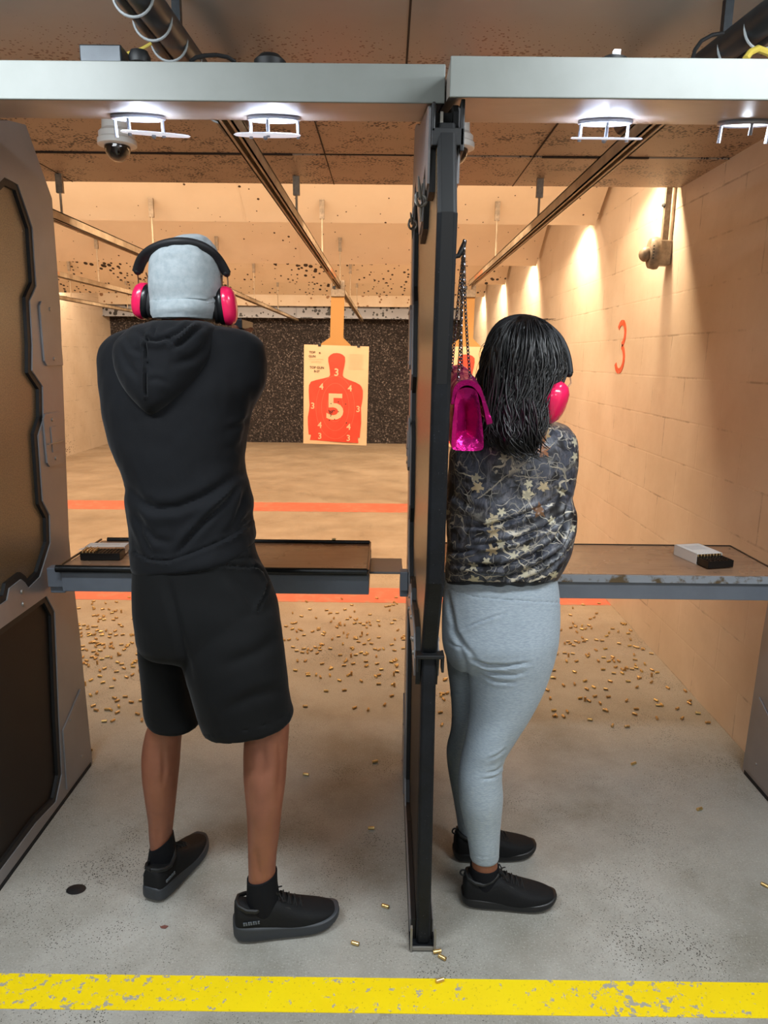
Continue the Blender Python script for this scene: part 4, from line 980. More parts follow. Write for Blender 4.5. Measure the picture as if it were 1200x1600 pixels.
def shoe(person, heel, yaw, L, sockring, solem, logo=None, lace_up=0.0, pitch=0, wd=1.0, tab=True, ht=1.0, sk=0.0):
    """heel: floor point under the heel; yaw: toe direction (0 = +Y, negative = towards +X)"""
    T = Matrix.Translation(heel) @ Matrix.Rotation(R(yaw), 4, 'Z') @ Matrix.Rotation(R(pitch), 4, 'X') @ Matrix.Diagonal((wd, L / .29, ht, 1))
    st = [(-.003, .020, .030, .070), (.000, .029, .026, .092), (.014, .035, .026, .095), (.045, .037, .026, .083), (.070, .038, .026, .080), (.092, .039, .026, .092), (.108, .040, .026, .097), (.128, .042, .025, .088), (.155, .045, .024, .074), (.185, .047, .023, .063), (.215, .046, .022, .055), (.243, .041, .023, .048), (.265, .033, .026, .042), (.278, .022, .030, .038), (.284, .010, .033, .036)]
    up = MB(); rr = []
    for (y, hw, z0, z1) in st:
        r_ = []
        for i in range(24):
            a = 2 * math.pi * i / 24; ca, sa = math.cos(a), math.sin(a); pw = .72
            zc = z0; h = (z1 - z0) if sa > 0 else .010
            r_.append(Vector((hw * math.copysign(abs(ca) ** pw, ca) + .004 * math.sin(y * 9), y, zc + h * math.copysign(abs(sa) ** .55, sa))))
        rr.append(r_)
    up.loft(rr); up.xform(T); sh = up.build('shoe', M['shoe'], person, sub=1)
    so = MB(); rr = []
    ss = [(-.008, .014, .014, .034), (-.004, .028, .008, .037), (.012, .037, .001, .038), (.05, .042, 0, .037), (.10, .041, 0, .034), (.15, .045, 0, .031), (.20, .050, 0, .030), (.235, .049, .003, .030), (.265, .040, .010, .032), (.284, .026, .018, .036), (.292, .010, .024, .038)]
    for (y, hw, z0, z1) in ss:
        r_ = []
        for i in range(28):
            a = 2 * math.pi * i / 28; ca, sa = math.cos(a), math.sin(a)
            zc = (z0 + z1 + sk * (1 - y / .4)) / 2; g = 1 - .05 * math.exp(-((sa - .15) / .12) ** 2)
            r_.append(Vector(((hw + sk * .25) * g * math.copysign(abs(ca) ** .45, ca) + .004 * math.sin(y * 9), y, zc + (z1 - z0 + sk * (1 - y / .4)) / 2 * math.copysign(abs(sa) ** .6, sa))))
        rr.append(r_)
    so.loft(rr); so.xform(T); so.build('sole', solem, sh, sub=1)
    g = MB(); g.tube([(math.copysign(1, 1) * (.036 + .006 * math.sin(k * .5)) , .0 + k * .028, .026 - .004 * math.sin(k * .35)) for k in range(10)], .0022, 6)
    # collar roll
    cr_ = [(0, .004, .090), (.020, .010, .089), (.032, .03, .084), (.034, .055, .080), (.030, .082, .088), (.018, .102, .099), (0, .108, .102), (-.018, .102, .099), (-.030, .082, .088), (-.034, .055, .080), (-.032, .03, .084), (-.020, .010, .089), (0, .004, .090)]
    co = MB(); co.tube(cr_, .0055, 8); co.xform(T); co.build('collar', M['shoeleather'], sh)
    la = MB()
    for k in range(5):
        y = .112 + k * .016; z = .098 - k * .0075
        la.tube([(-.022, y, z - .008), (-.010, y + .003, z - .001), (.006, y + .006, z), (.022, y + .008, z - .008)], .0022, 6)
        la.tube([(.022, y, z - .008), (.008, y + .003, z), (-.006, y + .006, z), (-.022, y + .008, z - .008)], .0022, 6)
    k = 1 + lace_up
    for s in (-1, 1):
        la.tube([(0, .108, .100), (s * .010, .106, .107 * k), (s * .020, .112, .106 * k), (s * .014, .118, .099), (0, .112, .100)], .0022, 6)
        la.tube([(0, .112, .101), (s * .014, .122, .100), (s * .028, .132, .090)], .0018, 6)
    la.xform(T); la.build('laces', M['lace'], sh)
    ov = MB(); ov.loft([[Vector((sx * (.030 + .014 * t), .135 + .03 * t, .076 - .03 * t)) + Vector(d) for d in ((0, 0, 0), (0, .012, -.003), (sx * .002, .012, -.001), (sx * .002, 0, .002))] for sx in (1,) for t in (0, .5, 1)])
    ov.xform(T); ov.build('eyelet_overlay', M['shoeleather'], sh, smooth=False)
    if tab:
        tb_ = MB().torus((0, -.004, .092), .009, .003, ax=(1, 0, 0), n=14, m=6, sc=(1, 1)); tb_.xform(T); tb_.build('heel_tab', M['shoeleather'], sh)
    if logo:
        b = MB()
        for sx in (-1, 1):
            for k in range(7):
                y = .020 + k * .0065
                b.prism([(y, .052), (y + .0045, .052), (y + .0045 - .002, .059), (y - .001, .059)] if k % 2 else [(y, .052), (y + .005, .052), (y + .003, .0555), (y + .0045, .059), (y - .0005, .059)], lambda u, v, d: Vector((sx * (.0395 + d + (u - .02) * .04), u, v)), -.002, .0008)
        b.xform(T); b.build('logo_mark', M['logogrey'], sh, smooth=False)
    return sh

def earmuff(person, cups, arc_pts, arcY, wires):
    """cups: (centre of inner face, outward axis, tilt deg, scale)"""
    root = None
    hb = MB(); P = [at(x, y, Y=yy) for (x, y), yy in zip(arc_pts, arcY)]
    Q = []
    for i in range(len(P) - 1):
        for t in (0, .25, .5, .75): 
            a, b, c, d = P[max(i - 1, 0)], P[i], P[i + 1], P[min(i + 2, len(P) - 1)]
            Q.append(.5 * ((2 * b) + (c - a) * t + (2 * a - 5 * b + 4 * c - d) * t * t + (3 * b - a - 3 * c + d) * t ** 3))
    Q.append(P[-1])
    n = len(Q); rs = [.0095 + .0022 * math.sin(math.pi * i / (n - 1)) for i in range(n)]
    hb.tube(Q, rs, 14, flat=1.55, up=(0, 0, 1))
    hb.ball(Q[0], (.0095, .014, .0095)); hb.ball(Q[-1], (.0095, .014, .0095))
    hbo = hb.build('ear_defenders', M['pad'], person)
    for (c, ax, tilt, sc) in cups:
        c = Vector(c); ax = Vector(ax).normalized()
        z = Vector((0, 0, 1)); z = (z - ax * z.dot(ax)).normalized(); z = Matrix.Rotation(R(tilt), 3, ax) @ z; y = z.cross(ax)
        Mx = Matrix((y, z, ax)).transposed().to_4x4(); T = Matrix.Translation(c) @ Mx @ Matrix.Scale(sc, 4)
        def ov(prof, nm, mat):
            m = MB(); m.loft([[Vector((max(r, .0005) * .80 * math.copysign(abs(math.cos(a)) ** .85, math.cos(a)), max(r, .0005) * math.copysign(abs(math.sin(a)) ** .85, math.sin(a)), h)) for a in [2 * math.pi * i / 36 for i in range(36)]] for r, h in prof])
            m.xform(T); return m.build(nm, mat, hbo)
        ov([(.020, .0), (.036, .0), (.042, .004), (.043, .010), (.040, .015), (.02, .016)], 'ear_pad', M['pad'])
        ov([(.02, .013), (.043, .014), (.047, .018), (.048, .028), (.046, .032), (.02, .033)], 'cup_rim', M['muffbl'])
        ov([(.02, .026), (.0475, .028), (.051, .034), (.050, .044), (.045, .054), (.034, .061), (.018, .064), (.0, .065)], 'ear_cup', M['pink'])
    for pts in wires:
        MB().tube([at(x, y, Y=yy) for (x, y, yy) in pts], .0018, 6).build('wire_arm', M['bronze'], hbo)
    return hbo

# ------------------------------------------------------------------ left shooter
man = thing('person', (-.45, 1.76, 0), 'person in black hoodie, black shorts and grey beanie aiming a pistol, seen from behind', 'person')
body = MB()
HC = at(289, 440, Y=1.905)
head(body, HC + Vector((0, 0, -.005)), yaw=-4, pitch=-4, k=.93)
NK = at(287, 505, Y=1.885)
body.tube([NK + Vector((0, .01, .05)), NK, NK + Vector((0, -.02, -.08))], [.052, .055, .075], 20)
tors = [(512, 240, 325, 1.87, .055), (530, 190, 385, 1.86, .075), (570, 178, 395, 1.86, .095), (640, 185, 375, 1.85, .105), (720, 205, 368, 1.84, .10), (800, 222, 370, 1.82, .10), (870, 225, 385, 1.80, .105), (930, 228, 400, 1.78, .11), (975, 236, 410, 1.76, .10)]
body.loft(rings(dens(tors, 2)))
body.loft(rings(dens([(950, 240, 296, 1.79, .07), (1020, 240, 290, 1.82, .07), (1080, 240, 292, 1.83, .065), (1115, 239, 288, 1.84, .058), (1140, 229, 285, 1.855, .056), (1165, 224, 282, 1.86, .058), (1190, 222.5, 280, 1.86, .060), (1215, 223.5, 278, 1.858, .058), (1245, 228, 275, 1.855, .050), (1275, 232, 271, 1.855, .042), (1300, 234, 269, 1.855, .037), (1330, 236, 268, 1.855, .036), (1355, 236, 268, 1.86, .036), (1368, 238, 268, 1.86, .033)], 3)))
body.loft(rings(dens([(950, 320, 415, 1.74, .09), (1030, 345, 430, 1.71, .085), (1100, 375, 446, 1.70, .070), (1130, 384, 452, 1.70, .062), (1155, 382, 450, 1.70, .060), (1180, 380.5, 448, 1.695, .062), (1210, 380.5, 447, 1.69, .063), (1235, 382.5, 444.5, 1.685, .058), (1260, 385, 441, 1.68, .052), (1300, 387.5, 437, 1.68, .043), (1340, 388.5, 432, 1.68, .038), (1375, 388.5, 430, 1.68, .037), (1415, 388, 430, 1.68, .036), (1440, 388, 432, 1.685, .032)], 3)))
G = at(377, 508, Y=2.40)
hr = G + Vector((.002, -.085, -.055)); hl = G + Vector((-.012, -.07, -.075))
shR = at(372, 560, Y=1.90); elR = at(366, 600, Y=2.12); shL = at(205, 562, Y=1.90); elL = at(220, 618, Y=2.12)
for a, b, c in ((shR, elR, hr), (shL, elL, hl)):
    body.tube([a, a.lerp(b, .5), b, b.lerp(c, .25), b.lerp(c, .7), c], [.056, .052, .043, .044, .032, .026], 16); body.ball(b, .043)
for hwr, n_, d in ((hr, (1, 0, 0), (.0, 1, 0)), (hl, (-1, 0, 0), (.25, 1, 0))):
    hand(body, hwr, d, n_, (0, 0, 1), curl=(50, 60, 35))
body.build('body', M['skin1'], man, remesh=.0055, smoothit=3, disp=creases([([(408, 1160), (412, 1190), (408, 1230)], 6, .004, .8), ([(436, 1160), (438, 1200), (434, 1250)], 5, .003, .6), ([(400, 1330), (404, 1370)], 4, .004, .5), ([(254, 1165), (256, 1200), (254, 1225)], 4, .003, .8), ([(246, 1290), (247, 1320)], 4, .003, .5)], amp_noise=.002, nsc=(20, 20, 10), fine=.0003))

hd = MB()
spec = [(506, 236, 330, 1.86, .060), (513, 205, 372, 1.86, .078), (521, 182, 392, 1.86, .090), (535, 164, 408, 1.86, .102), (552, 157, 414, 1.86, .112), (580, 157.5, 416, 1.855, .122), (604, 160.5, 414, 1.85, .128), (634, 164, 398, 1.845, .132), (659, 167.5, 391, 1.84, .134), (692, 176, 387.5, 1.835, .136), (716, 187, 384, 1.83, .136), (745, 200.5, 386, 1.825, .136), (782, 203, 393.5, 1.82, .138), (812, 205, 393, 1.815, .142), (840, 207, 398, 1.81, .146), ((866, 852), 210, 396, 1.80, .148), ((886, 858), 213, 392, 1.79, .140), ((888, 859), 219, 387, 1.79, .130)]
hd.loft(rings(dens(spec, 3), p=2.25))
for a, b, c in ((shR, elR, hr), (shL, elL, hl)):
    e = b.lerp(c, .82); hd.tube([a + Vector((0, -.02, -.01)), a.lerp(b, .5), b, b.lerp(c, .35), b.lerp(c, .7), e, b.lerp(c, .86)], [.074, .068, .060, .056, .046, .040, .036], 18); hd.ball(b, .060)
me = bake(hd.mesh('hoodie'), [('REMESH', dict(mode='VOXEL', voxel_size=.0065, use_smooth_shade=True)), ('SMOOTH', dict(factor=.5, iterations=8))], 'hoodie')
displace(me, creases([
    ([(204, 764), (222, 784), (246, 795), (277, 793), (315, 778), (345, 760), (379, 736)], 7, .010, .8),
    ([(212, 790), (225, 822), (243, 843), (265, 848)], 5, .006, .7),
    ([(209, 800), (222, 836), (238, 866)], 4, .006, .8),
    ([(374, 756), (350, 785), (318, 817), (292, 846), (275, 869)], 4.5, .009, .9),
    ([(384, 765), (378, 790), (366, 815), (346, 838)], 5, .007, .8),
    ([(392, 800), (372, 822), (352, 838)], 3.5, .005, .8),
    ([(396, 652), (375, 665), (352, 672)], 4, .004, .7), ([(390, 690), (372, 700), (350, 700)], 6, .003, .6),
    ([(399, 612), (395, 640), (388, 668), (383, 700)], 6, .005, .5),
    ([(210, 863), (236, 876), (264, 877), (294, 867), (330, 852), (360, 838), (392, 815)], 2.2, .006, -.3)],
    amp_noise=.008, nsc=(8, 8, 5), seed=3, fine=.0014))
hemline = [(200, 858), (213, 864), (236, 876), (264, 877), (294, 867), (330, 852), (360, 838), (392, 815), (405, 808)]
def below(line):
    def f(c):
        x, y = pr(c)
        for a, b in zip(line[:-1], line[1:]):
            if a[0] <= x <= b[0]: return y > a[1] + (b[1] - a[1]) * (x - a[0]) / (b[0] - a[0]) and c.y < 1.99
        return False
    return f
hoodie, hem = split_build(me, lambda c: c.z < 1.19 and below(hemline)(c), 'hoodie', M['hoodie'], man, 'hem_band', M['hoodie'])
# hood lying on the back
ho = MB()
hs = [(503, 240, 322, 1.84, .085), (510, 215, 337, 1.83, .095), (520, 197, 339, 1.81, .095), (540, 180, 335, 1.79, .092), (565, 180, 327, 1.775, .085), (590, 188, 312, 1.76, .078), (610, 199, 295, 1.75, .070), (628, 215, 275, 1.745, .060), (642, 230, 256, 1.745, .045), (648, 237, 247, 1.75, .03)]
ho.loft(rings(dens(hs, 3), p=2.1))
me = bake(ho.mesh('hood'), [('REMESH', dict(mode='VOXEL', voxel_size=.005, use_smooth_shade=True)), ('SMOOTH', dict(factor=.5, iterations=5))], 'hood')
displace(me, creases([
    ([(229, 528), (227, 545), (230, 565), (228, 590), (228, 617)], 1.8, .007, -.8),
    ([(215, 515), (228, 530), (245, 532), (262, 528), (275, 540)], 3.5, .009, .9),
    ([(318, 508), (300, 522), (282, 538), (272, 543)], 3.5, .009, .9), ([(300, 505), (280, 520), (262, 530)], 3, .006, .8),
    ([(243, 505), (240, 520), (243, 530)], 3, .005, .7), ([(330, 520), (318, 545), (300, 560), (270, 570)], 6, .006, .8),
    ([(190, 540), (200, 570), (215, 590)], 5, .004, .7), ([(232, 595), (245, 592), (262, 598)], 4, .003, .6), ([(196, 525), (205, 545), (222, 552)], 4, .004, .7)], amp_noise=.004, nsc=(12, 12, 9), seed=9))
link(me, 'hood', M['hoodie'], hoodie)

# shorts
sh = MB()
sh.loft(rings(dens([((868, 850), 216, 396, 1.79, .128), ((884, 872), 214, 401, 1.785, .132), (905, 213.5, 418, 1.78, .138), (942, 214, 433, 1.77, .146), (975, 217, 438, 1.765, .145), (1000, 219, 442, 1.76, .135), (1015, 226, 436, 1.76, .11)], 3), p=2.3))
sh.loft(rings(dens([(960, 222, 300, 1.81, .09), (1000, 220, 290, 1.82, .098), (1040, 223, 294, 1.825, .100), (1075, 225.5, 302, 1.83, .100), (1105, 228, 309, 1.835, .098), ((1118, 1126), 233, 315, 1.835, .096), ((1120, 1129), 238, 310, 1.835, .088)], 3), p=2.2))
sh.loft(rings(dens([(950, 280, 432, 1.745, .11), (985, 278, 440, 1.735, .120), (1025, 286, 445, 1.72, .122), (1066, 297, 450, 1.71, .120), (1100, 306, 454, 1.705, .116), ((1132, 1116), 317, 459, 1.70, .110), ((1138, 1120), 323, 456, 1.70, .104)], 3), p=2.2))
me = bake(sh.mesh('shorts'), [('REMESH', dict(mode='VOXEL', voxel_size=.0065, use_smooth_shade=True)), ('SMOOTH', dict(factor=.5, iterations=5))], 'shorts')
displace(me, creases([
    ([(398, 884), (412, 892), (420, 908), (416, 925), (403, 953)], 2.0, .006, -.9),
    ([(345, 882), (370, 885), (400, 886)], 2.0, .005, -.5), ([(345, 873), (370, 872), (400, 871)], 1.6, .003, -.4),
    ([(262, 905), (272, 950), (284, 1000), (298, 1060)], 6, .008, .4),
    ([(355, 895), (385, 925), (400, 950)], 8, .006, .7), ([(320, 1150), (360, 1146), (400, 1138), (450, 1118)], 1.4, .0025, -.6),
    ([(240, 1126), (270, 1134), (310, 1128)], 1.4, .002, -.6), ([(440, 990), (400, 1020), (350, 1040)], 10, .006, .6), ([(450, 1075), (400, 1085), (350, 1110)], 9, .005, .6)], amp_noise=.006, nsc=(5, 5, 4), seed=5))
link(me, 'shorts', M['shorts'], man)
# beanie
bn = MB()
bsp = [(499, 243, 331, 1.895, .088), (488, 240, 337, 1.90, .094), (470, 238, 342, 1.905, .098), (450, 236, 345, 1.905, .101), (428, 234.5, 346, 1.905, .102), (408, 238, 344, 1.905, .098), (392, 247, 338, 1.905, .088), (380, 262, 331, 1.91, .072), (372, 274, 323, 1.915, .050), (368, 285, 314, 1.92, .028)]
bn.loft(rings(dens(bsp, 3), p=2.15))
bo = bn.build('beanie', M['beanie'], man, disp=creases([([(241, 472), (262, 474), (290, 470), (318, 471), (342, 464)], 1.8, .006, -.6), ([(292, 375), (310, 383), (325, 400)], 3, .004, .8), ([(300, 372), (322, 378), (335, 395)], 3, .004, .7), ([(250, 395), (262, 385), (275, 392)], 3, .003, .7), ([(262, 390), (285, 388), (300, 396)], 3, .003, .7)], amp_noise=.003, nsc=(14, 14, 30), seed=1), sub=1)
cu = MB(); cu.loft(rings(dens([(500, 243, 331, 1.895, .090), (494, 240, 336, 1.90, .097), (484, 238.5, 340, 1.90, .101), (474, 238.5, 342, 1.905, .102), (472, 241, 340, 1.905, .098)], 3), p=2.15))
cu.build('cuff', M['beanie'], bo, disp=creases([], amp_noise=.003, nsc=(20, 20, 40), seed=4), sub=1)
cl_ = at(244, 474, Y=1.905); cr2 = at(332, 480, Y=1.905)
earmuff(man, [(cl_, (-1, .16, .16), 0, .92), (cr2, (1, .12, .10), 4, .98)],
        [(215, 424), (222, 406), (236, 392), (256, 383), (280, 379), (306, 382), (327, 392), (342, 407), (354, 427)], [1.895, 1.88, 1.855, 1.838, 1.828, 1.838, 1.855, 1.878, 1.895],
        [[(215, 427, 1.90), (216, 436, 1.905), (217, 450, 1.905)], [(228, 426, 1.90), (231, 434, 1.905), (232, 450, 1.905)], [(345, 430, 1.90), (347, 440, 1.90), (347, 452, 1.90)], [(355, 430, 1.90), (356, 440, 1.90), (356, 452, 1.90)]])
def sock(spec, person, nm='sock'):
    MB().loft(rings(dens(spec, 3))).build(nm, M['sock'], person)
sock([((1324, 1303), 234.5, 270, 1.855, .042), (1335, 232.5, 276, 1.858, .045), (1350, 230, 282, 1.862, .048), (1366, 230, 284, 1.865, .050), (1376, 234, 280, 1.87, .044)], man)
sock([((1372, 1361), 386, 433, 1.68, .042), (1385, 386, 434, 1.68, .045), (1405, 385, 438, 1.68, .046), (1425, 386, 443, 1.685, .046), (1440, 390, 443, 1.69, .040)], man)
shoe(man, at(238, 1409, Z=0) , -17, .268, None, M['sole'], logo=1, wd=1.0, ht=1.14, tab=False, sk=.008)
shoe(man, at(369, 1461, Z=0), -76, .284, None, M['sole'], logo=1, lace_up=.04, wd=1.05, ht=1.18, tab=False, sk=.010)

# pistol held by the left shooter
pt = thing('pistol', G, 'dark pistol in the raised hands of the person in the grey beanie', 'pistol')
MB().span((G.x - .013, G.y - .05, G.z - .014), (G.x + .013, G.y + .14, G.z + .016)).build('slide', M['gun'], pt, smooth=False, bevel=.003)
MB().prism([(-.045, -.014), (.0, -.014), (-.02, -.11), (-.065, -.11)], lambda u, v, d: Vector((G.x + d, G.y + u, G.z + v)), -.012, .012).build('grip', M['black'], pt, smooth=False, bevel=.003)
MB().span((G.x - .010, G.y - .04, G.z - .030), (G.x + .010, G.y + .13, G.z - .014)).build('lower_frame', M['gun'], pt, smooth=False, bevel=.002)
MB().torus((G.x, G.y + .022, G.z - .042), .016, .003, ax=(1, 0, 0), n=18, m=6).build('trigger_guard', M['gun'], pt)
MB().span((G.x - .009, G.y - .047, G.z + .016), (G.x - .004, G.y - .042, G.z + .021)).span((G.x + .004, G.y - .047, G.z + .016), (G.x + .009, G.y - .042, G.z + .021)).build('rear_sight', M['gun'], pt, smooth=False)

# ------------------------------------------------------------------ right shooter
wo = thing('person', (.38, 1.86, 0), 'person with long black hair in camouflage top and pale grey leggings, seen from behind', 'person')
body = MB()
WH = at(822, 572, Y=1.955)
head(body, WH, yaw=-14, pitch=-10, k=.90)
wn = at(815, 650, Y=1.95)
body.tube([WH + Vector((-.005, -.02, -.04)), wn, wn + Vector((0, -.01, -.07))], [.046, .050, .07], 18)
body.loft(rings(dens([(672, 768, 862, 1.96, .055), (690, 735, 884, 1.96, .075), (730, 722, 884, 1.955, .095), (790, 718, 876, 1.95, .10), (850, 716, 872, 1.95, .085), (905, 708, 862, 1.95, .075), (960, 706, 858, 1.94, .09), (1000, 706, 852, 1.92, .09)], 2)))
body.loft(rings(dens([(990, 712, 760, 1.97, .06), (1080, 712, 745, 1.985, .050), (1140, 712, 738, 1.99, .042), (1200, 710, 738, 2.0, .040), (1260, 718, 742, 2.0, .032), (1310, 722, 747, 2.0, .028), (1345, 723, 749, 2.0, .028)], 2)))
body.loft(rings(dens([(1000, 740, 850, 1.89, .08), (1080, 745, 840, 1.86, .075), (1140, 740, 806, 1.83, .060), (1200, 725, 776, 1.815, .048), (1260, 727, 776, 1.81, .046), (1310, 738, 772, 1.80, .034), (1345, 737, 777, 1.80, .0335), (1365, 737, 778, 1.80, .034), (1390, 738, 778, 1.80, .033)], 2)))
hw = at(806, 655, Y=2.40)
wsR, weR, wsL, weL = at(868, 692, Y=1.99), at(862, 742, Y=2.17), at(742, 695, Y=1.99), at(756, 745, Y=2.17)
whR, whL = hw + Vector((.012, -.07, -.02)), hw + Vector((-.012, -.065, -.035))
for a, b, c in ((wsR, weR, whR), (wsL, weL, whL)):
    body.tube([a, a.lerp(b, .5), b, b.lerp(c, .3), b.lerp(c, .7), c], [.046, .042, .036, .036, .027, .022], 16); body.ball(b, .036)
hand(body, whR, (-.1, 1, .05), (1, 0, .1), (0, 0, 1), curl=(50, 60, 35)); hand(body, whL, (.2, 1, .05), (-1, 0, .1), (0, 0, 1), curl=(55, 60, 35))
body.build('body', M['skin2'], wo, remesh=.0055, smoothit=3)

# leggings
lg = MB()
lg.loft(rings(dens([(876, 704, 862, 1.94, .100), (898, 698, 868, 1.935, .105), (912, 695, 871, 1.93, .112), (940, 692, 873, 1.92, .124, .11), (967, 690.5, 873, 1.91, .135, .105), (995, 690.5, 871, 1.90, .142, .10), (1018, 694, 867, 1.90, .128, .09), (1036, 703, 862, 1.90, .10, .08)], 3), p=2.15))
lg.loft(rings(dens([(1000, 722, 868, 1.885, .125, .08), (1024, 724, 866, 1.88, .120, .085), (1046, 729, 860, 1.87, .108, .085), (1076, 734, 849, 1.86, .098, .085), (1110, 734, 832, 1.85, .088), (1139, 730, 814, 1.84, .078), (1165, 725, 798, 1.83, .068), (1185, 720, 788, 1.825, .060), (1212, 716, 784, 1.815, .057), (1240, 716.5, 786, 1.81, .057), (1258, 718.5, 785, 1.808, .055), (1290, 726, 782, 1.805, .046), (1320, 732, 780, 1.80, .041), (1342, 735, 779, 1.80, .038)], 3)))
lg.loft(rings(dens([(990, 692, 758, 1.955, .09), (1020, 696, 756, 1.965, .082), (1050, 699.5, 754, 1.975, .072), (1083, 704, 750, 1.98, .062), (1120, 706, 745, 1.985, .054), (1145, 704, 744, 1.99, .050), (1170, 698, 743, 1.995, .050), (1205, 700.5, 745, 2.0, .050), (1247, 708, 748, 2.0, .043), (1290, 715, 751, 2.0, .036), (1325, 719, 752, 2.0, .033)], 3)))
me = bake(lg.mesh('leggings'), [('REMESH', dict(mode='VOXEL', voxel_size=.005, use_smooth_shade=True)), ('SMOOTH', dict(factor=.5, iterations=5))], 'leggings')
for v in me.vertices:   # waistband sits higher at the back
    if v.co.z > .945 and v.co.y < 1.93: v.co.z += .32 * (1.93 - v.co.y) * min(1, (v.co.z - .945) / .02)
me.update()
displace(me, creases([
    ([(690, 914), (712, 924), (745, 933), (800, 938), (876, 942)], 1.3, .003, -.3),
    ([(720, 985), (738, 976), (760, 968), (790, 958)], 1.8, .004, .8), ([(698, 922), (704, 955), (710, 985), (722, 1005), (742, 1028)], 3.5, .008, .3),
    ([(735, 1030), (760, 1040), (790, 1041), (828, 1036)], 2.4, .007, .8), ([(745, 1042), (770, 1053), (800, 1056), (820, 1052)], 2.0, .004, .7), ([(752, 1055), (775, 1066), (808, 1068)], 2.0, .003, .7),
    ([(790, 1170), (778, 1180), (762, 1186)], 1.8, .003, .8), ([(787, 1195), (775, 1205), (760, 1208)], 2, .003, .8), ([(786, 1207), (770, 1216), (750, 1218)], 2, .0025, .8),
    ([(735, 1336), (756, 1340), (780, 1336)], 1.0, .0015, -.6), ([(700, 975), (715, 1000), (725, 1030), (730, 1060)], 4, .004, .4), ([(697, 1000), (712, 1010), (722, 1014)], 2, .003, .7), ([(703, 1080), (720, 1084)], 2, .002, .7), ([(704, 1118), (716, 1122), (730, 1120)], 2, .002, .7)], amp_noise=.0015, seed=2, fine=.0003))
link(me, 'leggings', M['leggings'], wo)

# camouflage top
ct = MB()
cs = [(660, 800, 850, 1.955, .055), (664, 776, 882, 1.955, .075), (672, 742, 893, 1.95, .092), (686, 714, 902, 1.945, .110), (702, 703, 904, 1.945, .118), (730, 700, 902, 1.94, .124), (764, 699, 895, 1.94, .126), (778, 698, 892, 1.935, .126), (796, 698, 899, 1.935, .128), (816, 698, 900, 1.935, .130), (840, 698, 897, 1.93, .132), (864, 697, 891, 1.93, .132), (884, 696, 884, 1.925, .130), (898, 695, 876, 1.925, .122), (908, 696, 871, 1.925, .112), (911, 700, 867, 1.925, .104)]
ct.loft(rings(dens(cs, 3), p=2.3))
for a, b, c in ((wsR, weR, whR), (wsL, weL, whL)):
    ct.tube([a, a.lerp(b, .5), b, b.lerp(c, .35), b.lerp(c, .7), b.lerp(c, .84), b.lerp(c, .88)], [.060, .055, .050, .046, .040, .036, .030], 18); ct.ball(b, .050)
me = bake(ct.mesh('t'), [('REMESH', dict(mode='VOXEL', voxel_size=.0052, use_smooth_shade=True)), ('SMOOTH', dict(factor=.5, iterations=5))], 'camouflage_top')
for v in me.vertices:   # the hem rides up over the seat
    if v.co.z < 1.12 and v.co.y < 1.93: v.co.z += .30 * (1.93 - v.co.y) * min(1, (1.12 - v.co.z) / .12)
me.update()
displace(me, creases([
    ([(728, 824), (765, 822), (800, 812), (830, 800), (862, 786)], 3.2, .010, .9),
    ([(735, 853), (770, 850), (810, 842), (850, 826), (884, 800)], 3.2, .010, .9),
    ([(700, 880), (740, 884), (785, 884), (830, 870), (868, 846), (890, 806)], 3.4, .012, .9),
    ([(765, 908), (800, 899), (840, 884), (872, 862), (893, 828)], 2.6, .009, .9),
    ([(790, 911), (830, 902), (862, 886), (884, 860)], 2.4, .008, .9), ([(820, 911), (850, 903), (874, 888)], 2.2, .006, .8),
    ([(891, 778), (886, 800), (878, 824), (862, 846)], 2.5, .008, .8), ([(898, 806), (890, 835), (876, 856)], 2.5, .006, .8),
    ([(700, 862), (720, 862), (745, 858)], 3, .008, .8), ([(868, 668), (850, 674), (838, 684)], 2.5, .006, .8),
    ([(892, 776), (880, 768), (868, 762)], 2.5, .006, .8), ([(702, 770), (730, 790), (760, 800)], 5, .005, .7), ([(840, 690), (855, 720), (862, 750)], 6, .003, .5)], amp_noise=.007, nsc=(9, 9, 7), seed=8, fine=.0015))
ctop, cb = split_build(me, lambda c: c.z < 1.2 and c.y < 2.1 and pr(c)[1] > 908.5 + .004 * (pr(c)[0] - 700), 'camouflage_top', M['camo'], wo, 'hem_band', M['pad'], grow=.0012)
hoodback = MB().loft(rings(dens([(656, 800, 858, 1.92, .05), (668, 780, 866, 1.90, .06), (684, 778, 862, 1.885, .06), (700, 788, 850, 1.875, .05), (708, 800, 840, 1.87, .03)], 3)))
hoodback.build('collar_folds', M['camo'], ctop, disp=creases([([(852, 672), (835, 676), (820, 690)], 2, .006, .9), ([(845, 690), (830, 700), (812, 700)], 2, .005, .9)], amp_noise=.006, nsc=(25, 25, 25)), sub=1)

